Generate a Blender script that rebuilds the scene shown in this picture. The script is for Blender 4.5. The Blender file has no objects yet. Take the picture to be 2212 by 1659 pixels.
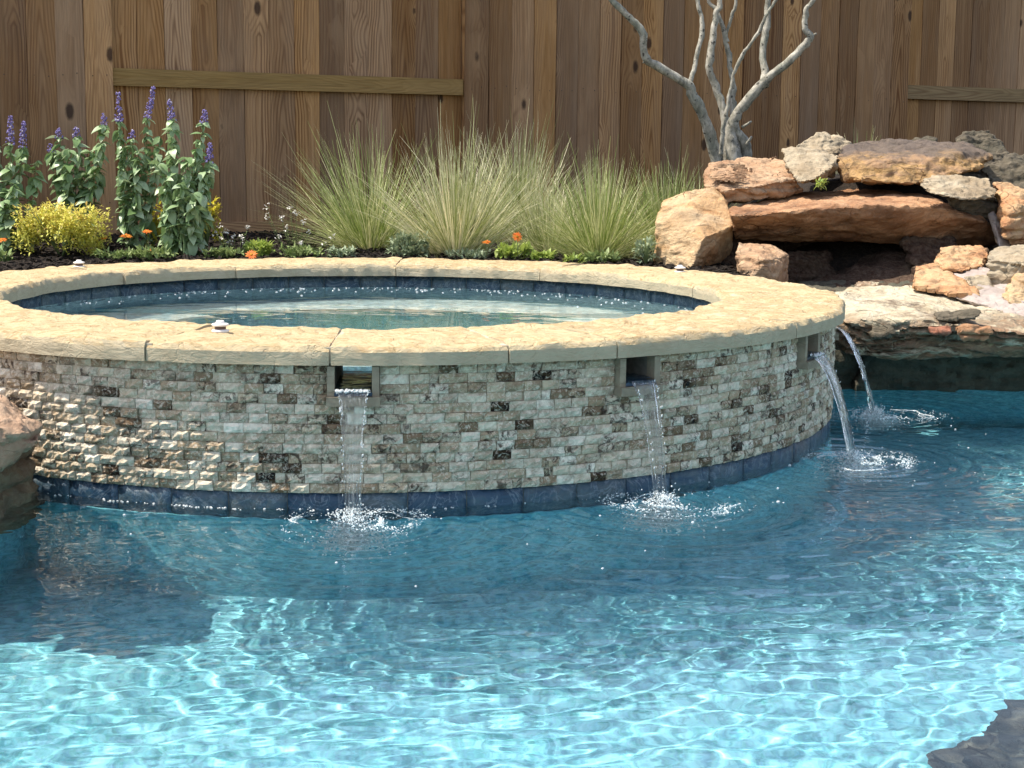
import bpy, bmesh, math, random
import numpy as np
from mathutils import Vector, Matrix
PI = math.pi
R_ = math.radians
random.seed(7)
rng = np.random.default_rng(7)
sc = bpy.context.scene
COL = sc.collection

# ------------------------------------------------------------------ camera
CAM_Z = 0.868; PITCH = 0.1466; ROLL = 0.0097; FPX = 3350.0
cam_d = bpy.data.cameras.new('camera'); cam = bpy.data.objects.new('camera', cam_d)
COL.objects.link(cam)
cam_d.sensor_width = 36.0; cam_d.lens = 36.0 * FPX / 2212.0
cam_d.clip_start = 0.05; cam_d.clip_end = 2000
cam.matrix_world = Matrix.Translation((0, 0, CAM_Z)) @ Matrix.Rotation(PI/2 - PITCH, 4, 'X') @ Matrix.Rotation(ROLL, 4, 'Z')
sc.camera = cam
cam_d.dof.use_dof = False

# ------------------------------------------------------------------ world, sun
SUN_EL = R_(62); SUN_AZ = R_(-96)          # azimuth from +Y towards +X
world = bpy.data.worlds.new('World'); sc.world = world; world.use_nodes = True
wn = world.node_tree; wn.nodes.clear()
wo = wn.nodes.new('ShaderNodeOutputWorld'); bg = wn.nodes.new('ShaderNodeBackground')
sky = wn.nodes.new('ShaderNodeTexSky'); sky.sky_type = 'NISHITA'; sky.sun_disc = False
sky.sun_elevation = SUN_EL; sky.sun_rotation = SUN_AZ; sky.air_density = 1.0; sky.dust_density = 1.6; sky.ozone_density = 1.0
bg.inputs[1].default_value = 0.135
hs = wn.nodes.new('ShaderNodeHueSaturation'); hs.inputs['Saturation'].default_value = .68
wn.links.new(sky.outputs[0], hs.inputs['Color']); wn.links.new(hs.outputs[0], bg.inputs[0]); wn.links.new(bg.outputs[0], wo.inputs[0])
sd = bpy.data.lights.new('sun', 'SUN'); sun = bpy.data.objects.new('sun', sd); COL.objects.link(sun)
sd.energy = 3.7; sd.angle = R_(0.53); sd.color = (1.0, 0.91, 0.77)
sv = Vector((math.sin(SUN_AZ)*math.cos(SUN_EL), math.cos(SUN_AZ)*math.cos(SUN_EL), math.sin(SUN_EL)))
sun.rotation_euler = sv.to_track_quat('Z', 'Y').to_euler()
sun.location = sv * 20
sc.view_settings.view_transform = 'Standard'; sc.view_settings.look = 'None'
sc.view_settings.exposure = 1.05; sc.view_settings.gamma = 1.0; sc.view_settings.use_curve_mapping = False
sc.render.engine = 'CYCLES'
sc.cycles.use_denoising = True
sc.cycles.max_bounces = 10; sc.cycles.transmission_bounces = 8; sc.cycles.transparent_max_bounces = 12
sc.cycles.caustics_refractive = True; sc.cycles.caustics_reflective = False
sc.cycles.blur_glossy = 0.3; sc.cycles.sample_clamp_indirect = 6.0
sd.cycles.is_caustics_light = True

# ------------------------------------------------------------------ helpers
def P(px, py, d):
    """world point at depth y=d seen at position (px,py) of the 2212 px wide picture"""
    X = px - 1106.0; Y = py - 829.5; c, s = math.cos(ROLL), math.sin(ROLL)
    Xr = (X*c + Y*s)/FPX; Yr = -(-X*s + Y*c)/FPX
    cp, sp = math.cos(PITCH), math.sin(PITCH)
    wy = cp + sp*Yr; wz = -sp + cp*Yr; k = d/wy
    return (Xr*k, d, CAM_Z + wz*k)
def proj(x, y, z):
    z = z - CAM_Z; cp, sp = math.cos(PITCH), math.sin(PITCH)
    f = y*cp - z*sp; u = y*sp + z*cp; X = FPX*x/f; Y = -FPX*u/f
    c, s = math.cos(ROLL), math.sin(ROLL)
    return 1106 + X*c - Y*s, 829.5 + X*s + Y*c

_p = np.random.default_rng(3).permutation(256); _p = np.concatenate([_p, _p, _p])
_g = np.random.default_rng(4).normal(size=(256, 3)); _g /= np.linalg.norm(_g, axis=1)[:, None]
def noise3(p):
    p = np.asarray(p, float); i = np.floor(p).astype(int); f = p - i; u = f*f*f*(f*(f*6-15)+10)
    i &= 255; out = 0
    for dx in (0, 1):
        for dy in (0, 1):
            for dz in (0, 1):
                h = _p[_p[_p[(i[:, 0]+dx) & 255] + ((i[:, 1]+dy) & 255)] + ((i[:, 2]+dz) & 255)]
                g = _g[h]; d = f - np.array([dx, dy, dz])
                w = (u[:, 0] if dx else 1-u[:, 0])*(u[:, 1] if dy else 1-u[:, 1])*(u[:, 2] if dz else 1-u[:, 2])
                out = out + w*(g*d).sum(1)
    return out
def fbm(p, oct=4, lac=2.1, gain=.5):
    p = np.asarray(p, float); s = 0; a = 1.0
    for k in range(oct):
        s = s + a*noise3(p + 17.3*k); p = p*lac; a *= gain
    return s

def tag(o, label=None, cat=None, group=None, kind=None):
    if label: o['label'] = label
    if cat: o['category'] = cat
    if group: o['group'] = group
    if kind: o['kind'] = kind
    return o
def empty(name, loc, label, cat, group=None):
    o = bpy.data.objects.new(name, None); COL.objects.link(o); o.location = loc; o.empty_display_size = .1
    return tag(o, label, cat, group)
def mesh(name, V, F, smooth=False):
    me = bpy.data.meshes.new(name); V = np.asarray(V, float)
    me.from_pydata(V.tolist(), [], [tuple(int(i) for i in f) for f in F]) if not isinstance(F, np.ndarray) else _fast(me, V, F)
    if smooth: me.polygons.foreach_set('use_smooth', np.ones(len(me.polygons), bool))
    me.update(); return me
def _fast(me, V, F):
    n, k = F.shape
    me.vertices.add(len(V)); me.vertices.foreach_set('co', V.astype(np.float32).ravel())
    me.loops.add(n*k); me.loops.foreach_set('vertex_index', F.astype(np.int32).ravel())
    me.polygons.add(n); me.polygons.foreach_set('loop_start', np.arange(0, n*k, k, dtype=np.int32))
    me.update(calc_edges=True); me.validate()
def obj(name, me, mat, parent=None, loc=None, rot=None):
    o = bpy.data.objects.new(name, me); COL.objects.link(o)
    if mat is not None and not me.materials: me.materials.append(mat)
    if parent is not None: o.parent = parent
    if loc is not None: o.location = loc
    if rot is not None: o.rotation_euler = rot
    return o
def rebase(V, base):
    return np.asarray(V, float) - np.asarray(base, float)
class MB:
    """collects polygons for one mesh"""
    def __init__(s): s.V = []; s.F = []; s.n = 0; s.A = []
    def add(s, V, F, a=0.0):
        V = np.asarray(V, float); s.V.append(V); s.F += [tuple(i + s.n for i in f) for f in F]; s.n += len(V); s.A.append(np.full(len(V), a) if np.isscalar(a) else np.asarray(a, float))
    def box(s, a, b, M=None, at=0.0):
        x0, y0, z0 = a; x1, y1, z1 = b
        V = np.array([(x0,y0,z0),(x1,y0,z0),(x1,y1,z0),(x0,y1,z0),(x0,y0,z1),(x1,y0,z1),(x1,y1,z1),(x0,y1,z1)], float)
        if M is not None: V = np.array([tuple(M @ Vector(v)) for v in V])
        s.add(V, [(0,3,2,1),(4,5,6,7),(0,1,5,4),(1,2,6,5),(2,3,7,6),(3,0,4,7)], at)
    def tube(s, pts, rad, n=8, at=0.0, cap=True):
        pts = [Vector(p) for p in pts]; V = []; up = None
        for i, p in enumerate(pts):
            t = (pts[min(i+1, len(pts)-1)] - pts[max(i-1, 0)]).normalized()
            if up is None: up = t.orthogonal().normalized()
            up = (up - t*up.dot(t)).normalized(); b = t.cross(up)
            for k in range(n):
                a = 2*PI*k/n; V.append(p + (up*math.cos(a) + b*math.sin(a))*rad[i])
        F = []
        for i in range(len(pts)-1):
            for k in range(n):
                F.append((i*n+k, i*n+(k+1) % n, (i+1)*n+(k+1) % n, (i+1)*n+k))
        if cap: F += [tuple(reversed(range(n))), tuple((len(pts)-1)*n+k for k in range(n))]
        s.add([tuple(v) for v in V], F, at)
    def mesh(s, name, smooth=False, attr=None, base=None):
        V = np.concatenate(s.V)
        if base is not None: V = V - np.asarray(base, float)
        me = mesh(name, V, s.F, smooth)
        if attr:
            at = me.attributes.new(attr, 'FLOAT', 'POINT'); at.data.foreach_set('value', np.concatenate(s.A).astype(np.float32))
        return me
ICO = None
def ico(sub=1):
    bm = bmesh.new(); bmesh.ops.create_icosphere(bm, subdivisions=sub, radius=1)
    V = np.array([v.co[:] for v in bm.verts]); F = [tuple(v.index for v in f.verts) for f in bm.faces]; bm.free(); return V, F
ICO1 = ico(1); ICO2 = ico(2)

# ------------------------------------------------------------------ node helper
class N:
    def __init__(s, name):
        s.m = bpy.data.materials.new(name); s.m.use_nodes = True; s.t = s.m.node_tree; s.t.nodes.clear()
        s.out = s.t.nodes.new('ShaderNodeOutputMaterial')
    def n(s, typ, **kw):
        nd = s.t.nodes.new('ShaderNode'+typ)
        for k, v in kw.items():
            if k.startswith('i_'): s.put(nd.inputs[int(k[2:]) if k[2:].isdigit() else k[2:].replace('_', ' ')], v)
            else: setattr(nd, k, v)
        return nd
    def put(s, inp, v):
        if isinstance(v, bpy.types.NodeSocket): s.t.links.new(v, inp)
        elif isinstance(v, bpy.types.Node): s.t.links.new(v.outputs[0], inp)
        else:
            if isinstance(v, (tuple, list)) and len(v) == 3 and inp.type == 'RGBA': v = (*v, 1)
            inp.default_value = v
    def math(s, op, a, b=0.0, c=None):
        nd = s.t.nodes.new('ShaderNodeMath'); nd.operation = op; s.put(nd.inputs[0], a); s.put(nd.inputs[1], b)
        if c is not None: s.put(nd.inputs[2], c)
        return nd.outputs[0]
    def vmath(s, op, a, b=(0,0,0)):
        nd = s.t.nodes.new('ShaderNodeVectorMath'); nd.operation = op; s.put(nd.inputs[0], a)
        if op == 'SCALE': s.put(nd.inputs[3], b)
        else: s.put(nd.inputs[1], b)
        return nd.outputs[0]
    def coord(s, which='Object'): return s.n('TexCoord').outputs[which]
    def noise(s, v, scale, detail=4, rough=.55, dist=0, col=False):
        nd = s.n('TexNoise', i_Vector=v, i_Scale=scale, i_Detail=detail, i_Roughness=rough, i_Distortion=dist); return nd.outputs[1 if col else 0]
    def ramp(s, f, stops, interp='LINEAR'):
        nd = s.n('ValToRGB'); s.put(nd.inputs[0], f); cr = nd.color_ramp; cr.interpolation = interp
        while len(cr.elements) < len(stops): cr.elements.new(.5)
        for e, (p, c) in zip(cr.elements, stops):
            e.position = p; e.color = (*c, 1) if not np.isscalar(c) else (c, c, c, 1)
        return nd.outputs[0]
    def mix(s, f, a, b, blend='MIX'):
        nd = s.t.nodes.new('ShaderNodeMix'); nd.data_type = 'RGBA'; nd.blend_type = blend
        s.put(nd.inputs[0], f); s.put(nd.inputs[6], a); s.put(nd.inputs[7], b); return nd.outputs[2]
    def map(s, f, a, b, c=0.0, d=1.0):
        return s.n('MapRange', i_0=f, i_1=a, i_2=b, i_3=c, i_4=d).outputs[0]
    def bump(s, h, strength=.3, dist=.01, normal=None):
        nd = s.n('Bump', i_Height=h, i_Strength=strength, i_Distance=dist)
        if normal is not None: s.put(nd.inputs['Normal'], normal)
        return nd.outputs[0]
    def bsdf(s, color, rough=.8, normal=None, spec=.3, sss=0, **kw):
        b = s.n('BsdfPrincipled', i_Base_Color=color, i_Roughness=rough)
        b.inputs['Specular IOR Level'].default_value = spec
        if normal is not None: s.put(b.inputs['Normal'], normal)
        for k, v in kw.items(): s.put(b.inputs[k.replace('_', ' ')], v)
        return b
    def done(s, sh):
        s.t.links.new(sh.outputs[0] if isinstance(sh, bpy.types.Node) else sh, s.out.inputs[0]); return s.m

def simple(name, color, rough=.7, spec=.3, var=.15, scale=30):
    n = N(name); c = n.coord(); f = n.noise(c, scale, 3)
    col = n.mix(n.map(f, .3, .7), tuple(x*(1-var) for x in color), tuple(min(1, x*(1+var)) for x in color))
    return n.done(n.bsdf(col, rough, spec=spec))

# ------------------------------------------------------------------ materials
def rock_mat(name, a, b, c, dark=(.05, .045, .04), dark_amt=.35, strata=1.0, seed=0.0, bump=.8, pale=(.46, .38, .29), top=None, low=None):
    n = N(name); co = n.vmath('ADD', n.coord(), (seed, seed*.7, seed*.3))
    w = n.noise(co, 2.2, 4, col=True); wv = n.vmath('SCALE', w, .28)
    cw = n.vmath('ADD', co, wv)
    lay = n.n('Mapping'); n.put(lay.inputs[0], cw); lay.inputs['Scale'].default_value = (1.6, 1.6, 11*strata); lay.inputs['Rotation'].default_value = (0.06, .1, 0)
    band = n.noise(lay.outputs[0], 2.2, 6, .6)
    big = n.noise(co, 3.4, 4, .6)
    col = n.ramp(n.math('ADD', n.math('MULTIPLY', band, .55), n.math('MULTIPLY', big, .45)), [(.34, a), (.47, b), (.56, c), (.68, tuple(x*.72 for x in b))])
    fine = n.noise(co, 60, 6, .7)
    col = n.mix(n.map(fine, .4, .8, 0, .3), col, pale)
    dk = n.math('MULTIPLY', n.map(n.noise(cw, 6, 6, .7), .55, .68), dark_amt)
    col = n.mix(dk, col, dark)
    pits = n.map(n.noise(co, 38, 4, .6), .60, .72, 0, .5)
    col = n.mix(pits, col, tuple(x*.45 for x in a))
    h = n.math('ADD', n.math('MULTIPLY', band, .8), n.math('ADD', n.math('MULTIPLY', fine, .35), n.math('MULTIPLY', n.noise(co, 16, 6, .65), .8)))
    crack = n.n('TexVoronoi', feature='DISTANCE_TO_EDGE', i_Vector=n.vmath('MULTIPLY', cw, (1, 1, 2.2)), i_Scale=6.0).outputs[0]
    ck = n.math('MULTIPLY', n.map(crack, 0, .012, 1, 0), n.map(n.noise(co, 4, 3), .52, .62))
    h = n.math('SUBTRACT', h, n.math('MULTIPLY', ck, .8))
    col = n.mix(n.math('MULTIPLY', ck, .6), col, tuple(x*.3 for x in a))
    col = n.mix(.35, col, n.ramp(n.noise(cw, 13, 8, .75), [(.32, .25), (.5, .5), (.68, .8)]), 'OVERLAY')
    col = n.mix(1.0, col, (.80, .80, .80), 'MULTIPLY')
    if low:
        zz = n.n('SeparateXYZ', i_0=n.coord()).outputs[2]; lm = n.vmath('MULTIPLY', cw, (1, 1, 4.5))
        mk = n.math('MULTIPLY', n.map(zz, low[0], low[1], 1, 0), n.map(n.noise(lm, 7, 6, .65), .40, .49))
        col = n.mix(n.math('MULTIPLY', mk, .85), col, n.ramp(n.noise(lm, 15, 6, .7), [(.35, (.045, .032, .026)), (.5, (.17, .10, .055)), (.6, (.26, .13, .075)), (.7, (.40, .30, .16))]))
    if top:
        zz = n.n('SeparateXYZ', i_0=n.coord()).outputs[2]
        mk = n.map(n.math('ADD', zz, n.math('MULTIPLY_ADD', n.noise(cw, 9, 6, .7), .16, -.08)), top[0], top[1], 0, .88)
        col = n.mix(mk, col, n.mix(n.noise(co, 25, 5, .7), (.035, .032, .035), (.15, .125, .11)))
    return n.done(n.bsdf(col, .88, n.bump(h, bump, .03), spec=.25))

def wood_mat(name, base=(.295, .16, .078), pale=(.48, .305, .175), red=(.10, .034, .014), grey=.28):
    n = N(name); oi = n.n('ObjectInfo'); r = oi.outputs['Random']
    off = n.n('CombineXYZ', i_0=n.math('MULTIPLY', r, 37.0), i_1=n.math('MULTIPLY', r, 11.0), i_2=n.math('MULTIPLY', r, 91.0)).outputs[0]
    co = n.vmath('ADD', n.coord(), off)
    # knots
    kv = n.n('TexVoronoi', i_Vector=n.vmath('MULTIPLY', co, (8.5, .01, 4.2)), i_Scale=1.0, i_Randomness=.9)
    kd = kv.outputs['Distance']; kr = n.n('SeparateColor', i_0=kv.outputs['Color']).outputs[0]
    present = n.math('GREATER_THAN', kr, .55)
    size = n.math('MULTIPLY_ADD', kr, .30, -.06)
    wob = n.math('MULTIPLY_ADD', n.noise(co, 60, 2), .06, kd)
    knot = n.math('MULTIPLY', n.map(n.math('DIVIDE', wob, size), .75, 1.15, 1, 0), present)
    halo = n.math('MULTIPLY', n.map(n.math('DIVIDE', kd, size), .8, 3.2, 1, 0), present)
    # grain
    warp = n.noise(n.vmath('MULTIPLY', co, (5, 5, .55)), 1.0, 3, .5)
    x = n.n('SeparateXYZ', i_0=co).outputs[0]
    sep = n.n('SeparateXYZ', i_0=n.coord()); xl, zl = sep.outputs[0], sep.outputs[2]
    wz = n.noise(n.n('CombineXYZ', i_0=n.math('MULTIPLY', r, 50.0), i_2=n.math('MULTIPLY', zl, 1.3)).outputs[0], 1.0, 3, .5)
    xc = n.math('ADD', xl, n.math('MULTIPLY_ADD', wz, .10, -.05))
    hyp = n.math('SQRT', n.math('MULTIPLY_ADD', xc, xc, .00012))
    r5 = n.math('FRACT', n.math('MULTIPLY', r, 5.31))
    cz = n.math('MULTIPLY', n.math('MULTIPLY_ADD', n.math('GREATER_THAN', r5, .4), 26.0, 3.0), zl)
    ph = n.math('ADD', n.math('ADD', n.math('MULTIPLY', hyp, 420.0), cz), n.math('ADD', n.math('MULTIPLY', warp, 22.0), n.math('MULTIPLY', halo, 14.0)))
    ring = n.math('MULTIPLY_ADD', n.math('SINE', ph), .5, .5)
    ring = n.math('POWER', ring, 2.2)
    ringmask = n.map(n.noise(n.vmath('MULTIPLY', co, (4, 4, .3)), 1.0, 2), .38, .62)
    fib = n.noise(n.vmath('MULTIPLY', co, (230, 230, 5)), 1.0, 5, .6)
    fib2 = n.noise(n.vmath('MULTIPLY', co, (40, 40, 1.2)), 1.0, 4, .6)
    col = n.mix(n.map(n.math('ADD', n.math('MULTIPLY', fib2, .6), n.math('MULTIPLY', r, .4)), .25, .75), base, pale)
    col = n.mix(n.math('MULTIPLY', n.math('MULTIPLY', ring, ringmask), .8), col, red)
    col = n.mix(n.map(fib, .35, .7, 0, .6), col, tuple(v*.42 for v in base))
    # weathering: greyer patches
    gz = n.noise(n.vmath('MULTIPLY', co, (9, 9, 1.4)), 1.0, 5, .6)
    col = n.mix(n.map(gz, .45, .7, 0, grey), col, (.30, .22, .16))
    col = n.mix(n.math('MULTIPLY', halo, .35), col, pale)
    col = n.mix(n.math('MULTIPLY', knot, .9), col, (.035, .018, .012))
    hsv = n.n('HueSaturation', i_Color=col); n.put(hsv.inputs['Value'], n.math('MULTIPLY_ADD', r, .40, .70)); n.put(hsv.inputs['Saturation'], n.math('MULTIPLY_ADD', n.math('FRACT', n.math('MULTIPLY', r, 7.13)), .25, .95))
    h = n.math('ADD', n.math('MULTIPLY', fib, .5), n.math('MULTIPLY', ring, -.3))
    return n.done(n.bsdf(hsv.outputs[0], .78, n.bump(h, .35, .004), spec=.25))

def mosaic_mat(name, per_object):
    n = N(name)
    r = n.n('ObjectInfo').outputs['Random'] if per_object else n.n('Attribute', attribute_name='tint').outputs['Fac']
    off = n.n('CombineXYZ', i_0=n.math('MULTIPLY', r, 97.0), i_1=n.math('MULTIPLY', r, 31.0), i_2=n.math('MULTIPLY', r, 53.0)).outputs[0]
    geo = n.n('NewGeometry').outputs['Position']; co = n.vmath('ADD', geo, off)
    r2 = n.math('FRACT', n.math('MULTIPLY', r, 13.37))
    base = n.ramp(r2, [(0, (.03, .026, .024)), (.04, (.04, .034, .03)), (.055, (.17, .125, .09)), (.14, (.36, .29, .21)), (.34, (.50, .44, .34)), (.56, (.62, .575, .48)), (.72, (.46, .415, .34)), (.88, (.76, .73, .65)), (1, (.34, .27, .19))])
    cl = n.noise(co, 26, 6, .65, .8)
    cl2 = n.noise(co, 70, 5, .7, 1.5)
    veins = n.map(n.math('ABSOLUTE', n.math('SUBTRACT', n.noise(co, 34, 4, .6, 1.2), .5)), 0, .035, 1, 0)
    r3 = n.math('FRACT', n.math('MULTIPLY', r, 71.7))
    col = n.mix(n.map(cl, .42, .66, 0, .75), base, (.22, .175, .13))
    col = n.mix(n.map(cl2, .5, .64, 0, .6), col, (.76, .72, .64))
    dkm = n.math('MULTIPLY', n.map(n.noise(co, 45, 5, .65, 1.0), .50, .60), n.map(r3, .45, .75))
    col = n.mix(n.math('MULTIPLY', dkm, .85), col, (.05, .042, .042))
    col = n.mix(n.math('MULTIPLY', n.math('MULTIPLY', veins, n.map(r3, .3, .6)), .45), col, (.12, .09, .07))
    col = n.mix(1.0, col, (1.0, .955, .90), 'MULTIPLY')
    gm = n.n('BrightContrast', i_Color=col); gm.inputs['Bright'].default_value = .02; gm.inputs['Contrast'].default_value = .12; col = gm.outputs[0]
    h = n.math('ADD', n.noise(geo, 120, 6, .7), n.math('MULTIPLY', n.noise(geo, 35, 4, .6), .8))
    return n.done(n.bsdf(col, .78, n.bump(h, .5, .006), spec=.3))

def bluetile_mat(name):
    n = N(name); r = n.n('ObjectInfo').outputs['Random']
    off = n.n('CombineXYZ', i_0=n.math('MULTIPLY', r, 57.0), i_1=n.math('MULTIPLY', r, 91.0), i_2=n.math('MULTIPLY', r, 13.0)).outputs[0]
    co = n.vmath('ADD', n.coord(), off)
    f = n.noise(co, 14, 6, .65, 1.5); v = n.map(n.math('ABSOLUTE', n.math('SUBTRACT', n.noise(co, 11, 5, .6, 2.0), .5)), 0, .03, 1, 0)
    col = n.ramp(n.math('MULTIPLY_ADD', r, .25, n.math('MULTIPLY', f, .8)), [(.3, (.010, .030, .060)), (.48, (.016, .05, .095)), (.64, (.045, .078, .105)), (.85, (.10, .11, .11))])
    col = n.mix(n.math('MULTIPLY', v, .5), col, (.20, .24, .28))
    rust = n.math('MULTIPLY', n.map(n.noise(co, 7, 5), .6, .7), .35)
    col = n.mix(rust, col, (.16, .11, .07))
    h = n.noise(co, 30, 6, .65, 1.0)
    return n.done(n.bsdf(col, .42, n.bump(h, .6, .012), spec=.5))

def coping_mat():
    n = N('sandstone coping'); co = n.n('NewGeometry').outputs['Position']; r = n.n('ObjectInfo').outputs['Random']
    m = n.vmath('MULTIPLY', co, (1, 1, 2.5))
    a = n.noise(m, 9, 8, .7, 1.2); b = n.noise(m, 30, 7, .7, 1.2); c = n.noise(co, 130, 4, .7)
    col = n.ramp(n.math('MULTIPLY_ADD', r, .10, n.math('MULTIPLY_ADD', a, .7, n.math('MULTIPLY', b, .25))), [(.36, (.29, .19, .09)), (.43, (.49, .37, .21)), (.51, (.58, .475, .29)), (.58, (.43, .31, .16)), (.67, (.62, .53, .36))])
    col = n.mix(n.map(b, .54, .66, 0, .65), col, (.31, .19, .08))
    col = n.mix(n.map(c, .4, .8, 0, .25), col, (.62, .51, .35))
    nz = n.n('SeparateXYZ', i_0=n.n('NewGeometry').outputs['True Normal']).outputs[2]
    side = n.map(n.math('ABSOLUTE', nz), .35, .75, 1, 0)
    side_shade = n.mix(n.map(n.noise(co, 9, 5, .6), .3, .7), (.36, .31, .22), (.44, .39, .29))  # vertical faces greyer: their shade is put into this colour
    col = n.mix(n.math('MULTIPLY', side, .8), col, side_shade)
    cr = n.n('TexVoronoi', feature='DISTANCE_TO_EDGE', i_Vector=n.vmath('ADD', co, n.vmath('SCALE', n.noise(co, 5, 5, col=True), .35)), i_Scale=5.0).outputs[0]
    ck = n.map(cr, 0, .012, 1, 0)
    col = n.mix(n.math('MULTIPLY', n.math('MULTIPLY', ck, n.math('SUBTRACT', 1.0, side)), .4), col, (.25, .15, .07))
    h = n.math('ADD', n.math('MULTIPLY', a, 1.2), n.math('ADD', n.math('MULTIPLY', b, .7), n.math('SUBTRACT', n.math('MULTIPLY', c, .12), n.math('MULTIPLY', ck, .25))))
    return n.done(n.bsdf(col, .85, n.bump(h, n.math('MULTIPLY_ADD', side, -.3, .75), .03), spec=.2))

def water_mat(name, color=(1, 1, 1), bump=.0):
    n = N(name); co = n.coord()
    nm = None
    if bump:
        h = n.noise(n.vmath('MULTIPLY', co, (1, 1, 1)), 45, 2, .5, .3)
        nm = n.bump(h, bump, .01)
    g = n.n('BsdfGlass', i_Color=color, i_Roughness=0.0, i_IOR=1.33)
    if nm is not None: n.put(g.inputs['Normal'], nm)
    return n.done(g)

def sheet_mat():
    n = N('falling water'); g = n.n('BsdfGlass', i_Color=(1, 1, 1), i_Roughness=.03, i_IOR=1.33)
    t = n.n('BsdfTransparent', i_Color=(.97, .98, .98)); d = n.n('BsdfDiffuse', i_Color=(.75, .8, .82))
    co = n.coord(); st = n.noise(n.vmath('MULTIPLY', co, (160, 160, 6)), 1.0, 3, .6)
    m1 = n.n('MixShader', i_0=.36); n.t.links.new(g.outputs[0], m1.inputs[1]); n.t.links.new(t.outputs[0], m1.inputs[2])
    m2 = n.n('MixShader', i_0=n.map(st, .52, .74, 0.01, .12)); n.t.links.new(m1.outputs[0], m2.inputs[1]); n.t.links.new(d.outputs[0], m2.inputs[2])
    return n.done(m2)
def foam_mat(name='foam', alpha=.75):
    n = N(name); b = n.bsdf((.86, .92, .94), .12, spec=.9, Alpha=alpha); return n.done(b)
def drop_mat():
    n = N('water drops'); g = n.n('BsdfGlass', i_Color=(1, 1, 1), i_Roughness=.02, i_IOR=1.33); b = n.bsdf((.9, .95, .97), .08, spec=1.0)
    m = n.n('MixShader', i_0=.45); n.t.links.new(g.outputs[0], m.inputs[1]); n.t.links.new(b.outputs[0], m.inputs[2]); return n.done(m)

def plaster_mat(name, a, b):
    n = N(name); co = n.n('NewGeometry').outputs['Position']
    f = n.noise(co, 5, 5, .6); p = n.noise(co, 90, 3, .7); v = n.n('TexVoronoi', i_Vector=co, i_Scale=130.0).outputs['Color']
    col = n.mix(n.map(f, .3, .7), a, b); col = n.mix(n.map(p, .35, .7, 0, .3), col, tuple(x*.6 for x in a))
    peb_caustic = n.noise(co, 34, 3, .7)  # pebble tones, with the mottling of caustic light painted in
    col = n.mix(n.map(peb_caustic, .42, .62, 0, .5), col, tuple(min(1, x*1.45 + .05) for x in b)); col = n.mix(n.map(peb_caustic, .5, .36, 0, .45), col, tuple(x*.55 for x in a))
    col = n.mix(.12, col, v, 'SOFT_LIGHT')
    return n.done(n.bsdf(col, .8))
def mulch_mat(name):
    n = N(name); co = n.coord(); r = n.noise(co, 60, 5, .7); q = n.noise(co, 9, 4)
    col = n.ramp(r, [(.3, (.008, .006, .005)), (.5, (.022, .016, .012)), (.7, (.06, .042, .03)), (.85, (.11, .085, .065))])
    return n.done(n.bsdf(col, .9, n.bump(r, .8, .03)))
def leaf_mat(name, a, b, rough=.5, trans=.25, attr=None, c=None):
    n = N(name); co = n.coord()
    r = n.n('Attribute', attribute_name=attr).outputs['Fac'] if attr else n.n('ObjectInfo').outputs['Random']
    col = n.ramp(r, [(0, a), (.6, b), (1, c or b)])
    col = n.mix(n.map(n.noise(co, 50, 3), .35, .7, 0, .3), col, tuple(x*.6 for x in a))
    d = n.bsdf(col, rough, spec=.4); t = n.n('BsdfTranslucent', i_Color=col)
    m = n.n('MixShader', i_0=trans); n.t.links.new(d.outputs[0], m.inputs[1]); n.t.links.new(t.outputs[0], m.inputs[2]); return n.done(m)
def bark_mat():
    n = N('grey mottled bark'); co = n.coord()
    a = n.noise(n.vmath('MULTIPLY', co, (1, 1, .6)), 26, 6, .7, .5); sp = n.noise(co, 34, 4, .6); big = n.noise(co, 8, 4)
    col = n.ramp(a, [(.3, (.10, .10, .085)), (.45, (.22, .21, .175)), (.56, (.36, .34, .29)), (.7, (.52, .49, .43))])
    col = n.mix(n.map(big, .5, .65, 0, .5), col, (.13, .15, .12)); col = n.mix(n.map(sp, .60, .66, 0, .9), col, (.03, .028, .025))
    return n.done(n.bsdf(col, .85, n.bump(a, .6, .01)))

M_WOOD = wood_mat('cedar board'); M_RAIL = wood_mat('treated rail', (.33, .225, .11), (.44, .31, .17), (.20, .11, .05), .1)
M_MOS1 = mosaic_mat('split travertine tile', True); M_MOS2 = mosaic_mat('split travertine tile field', False)
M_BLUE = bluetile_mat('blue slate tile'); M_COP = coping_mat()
M_WATER = water_mat('pool water', (1, 1, 1)); M_SPAW = water_mat('spa water', (.98, 1, 1), .0)
M_SHEET = sheet_mat(); M_FOAM = foam_mat('foam', .5); M_DROP = drop_mat(); M_BUB = foam_mat('underwater bubbles', .8)
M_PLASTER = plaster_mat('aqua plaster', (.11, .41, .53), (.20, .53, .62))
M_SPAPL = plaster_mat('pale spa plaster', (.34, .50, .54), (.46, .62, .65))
M_MORTAR = simple('pale pinkish mortar', (.44, .37, .28), .9, .1, .12, 40)
M_GROUT = simple('grey grout', (.20, .19, .17), .95, .1, .2, 60)
M_TRAV = rock_mat('travertine slab', (.26, .21, .14), (.34, .29, .21), (.30, .25, .18), dark_amt=.3, bump=.2, seed=3)
M_MULCH = mulch_mat('dark mulch'); M_BARK = bark_mat()
M_SOIL = simple('soil', (.10, .075, .05), .95, .1, .3, 12)
M_DECK = rock_mat('flagstone deck', (.42, .33, .22), (.5, .4, .27), (.46, .36, .24), dark_amt=.05, bump=.2, seed=9)

# ------------------------------------------------------------------ geometry constants
CX, CY = -0.495, 5.295; R_OUT, R_IN = 1.60, 1.189; R_WALL = 1.556; Z_TOP = 0.412; Z_BOT = 0.362
def spa_pt(th, r, z): return (CX + r*math.sin(th), CY - r*math.cos(th), z)   # th from the camera side, + to the right
SPILL = [R_(4.0), R_(31.3), R_(60.0), R_(88.5)]

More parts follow.
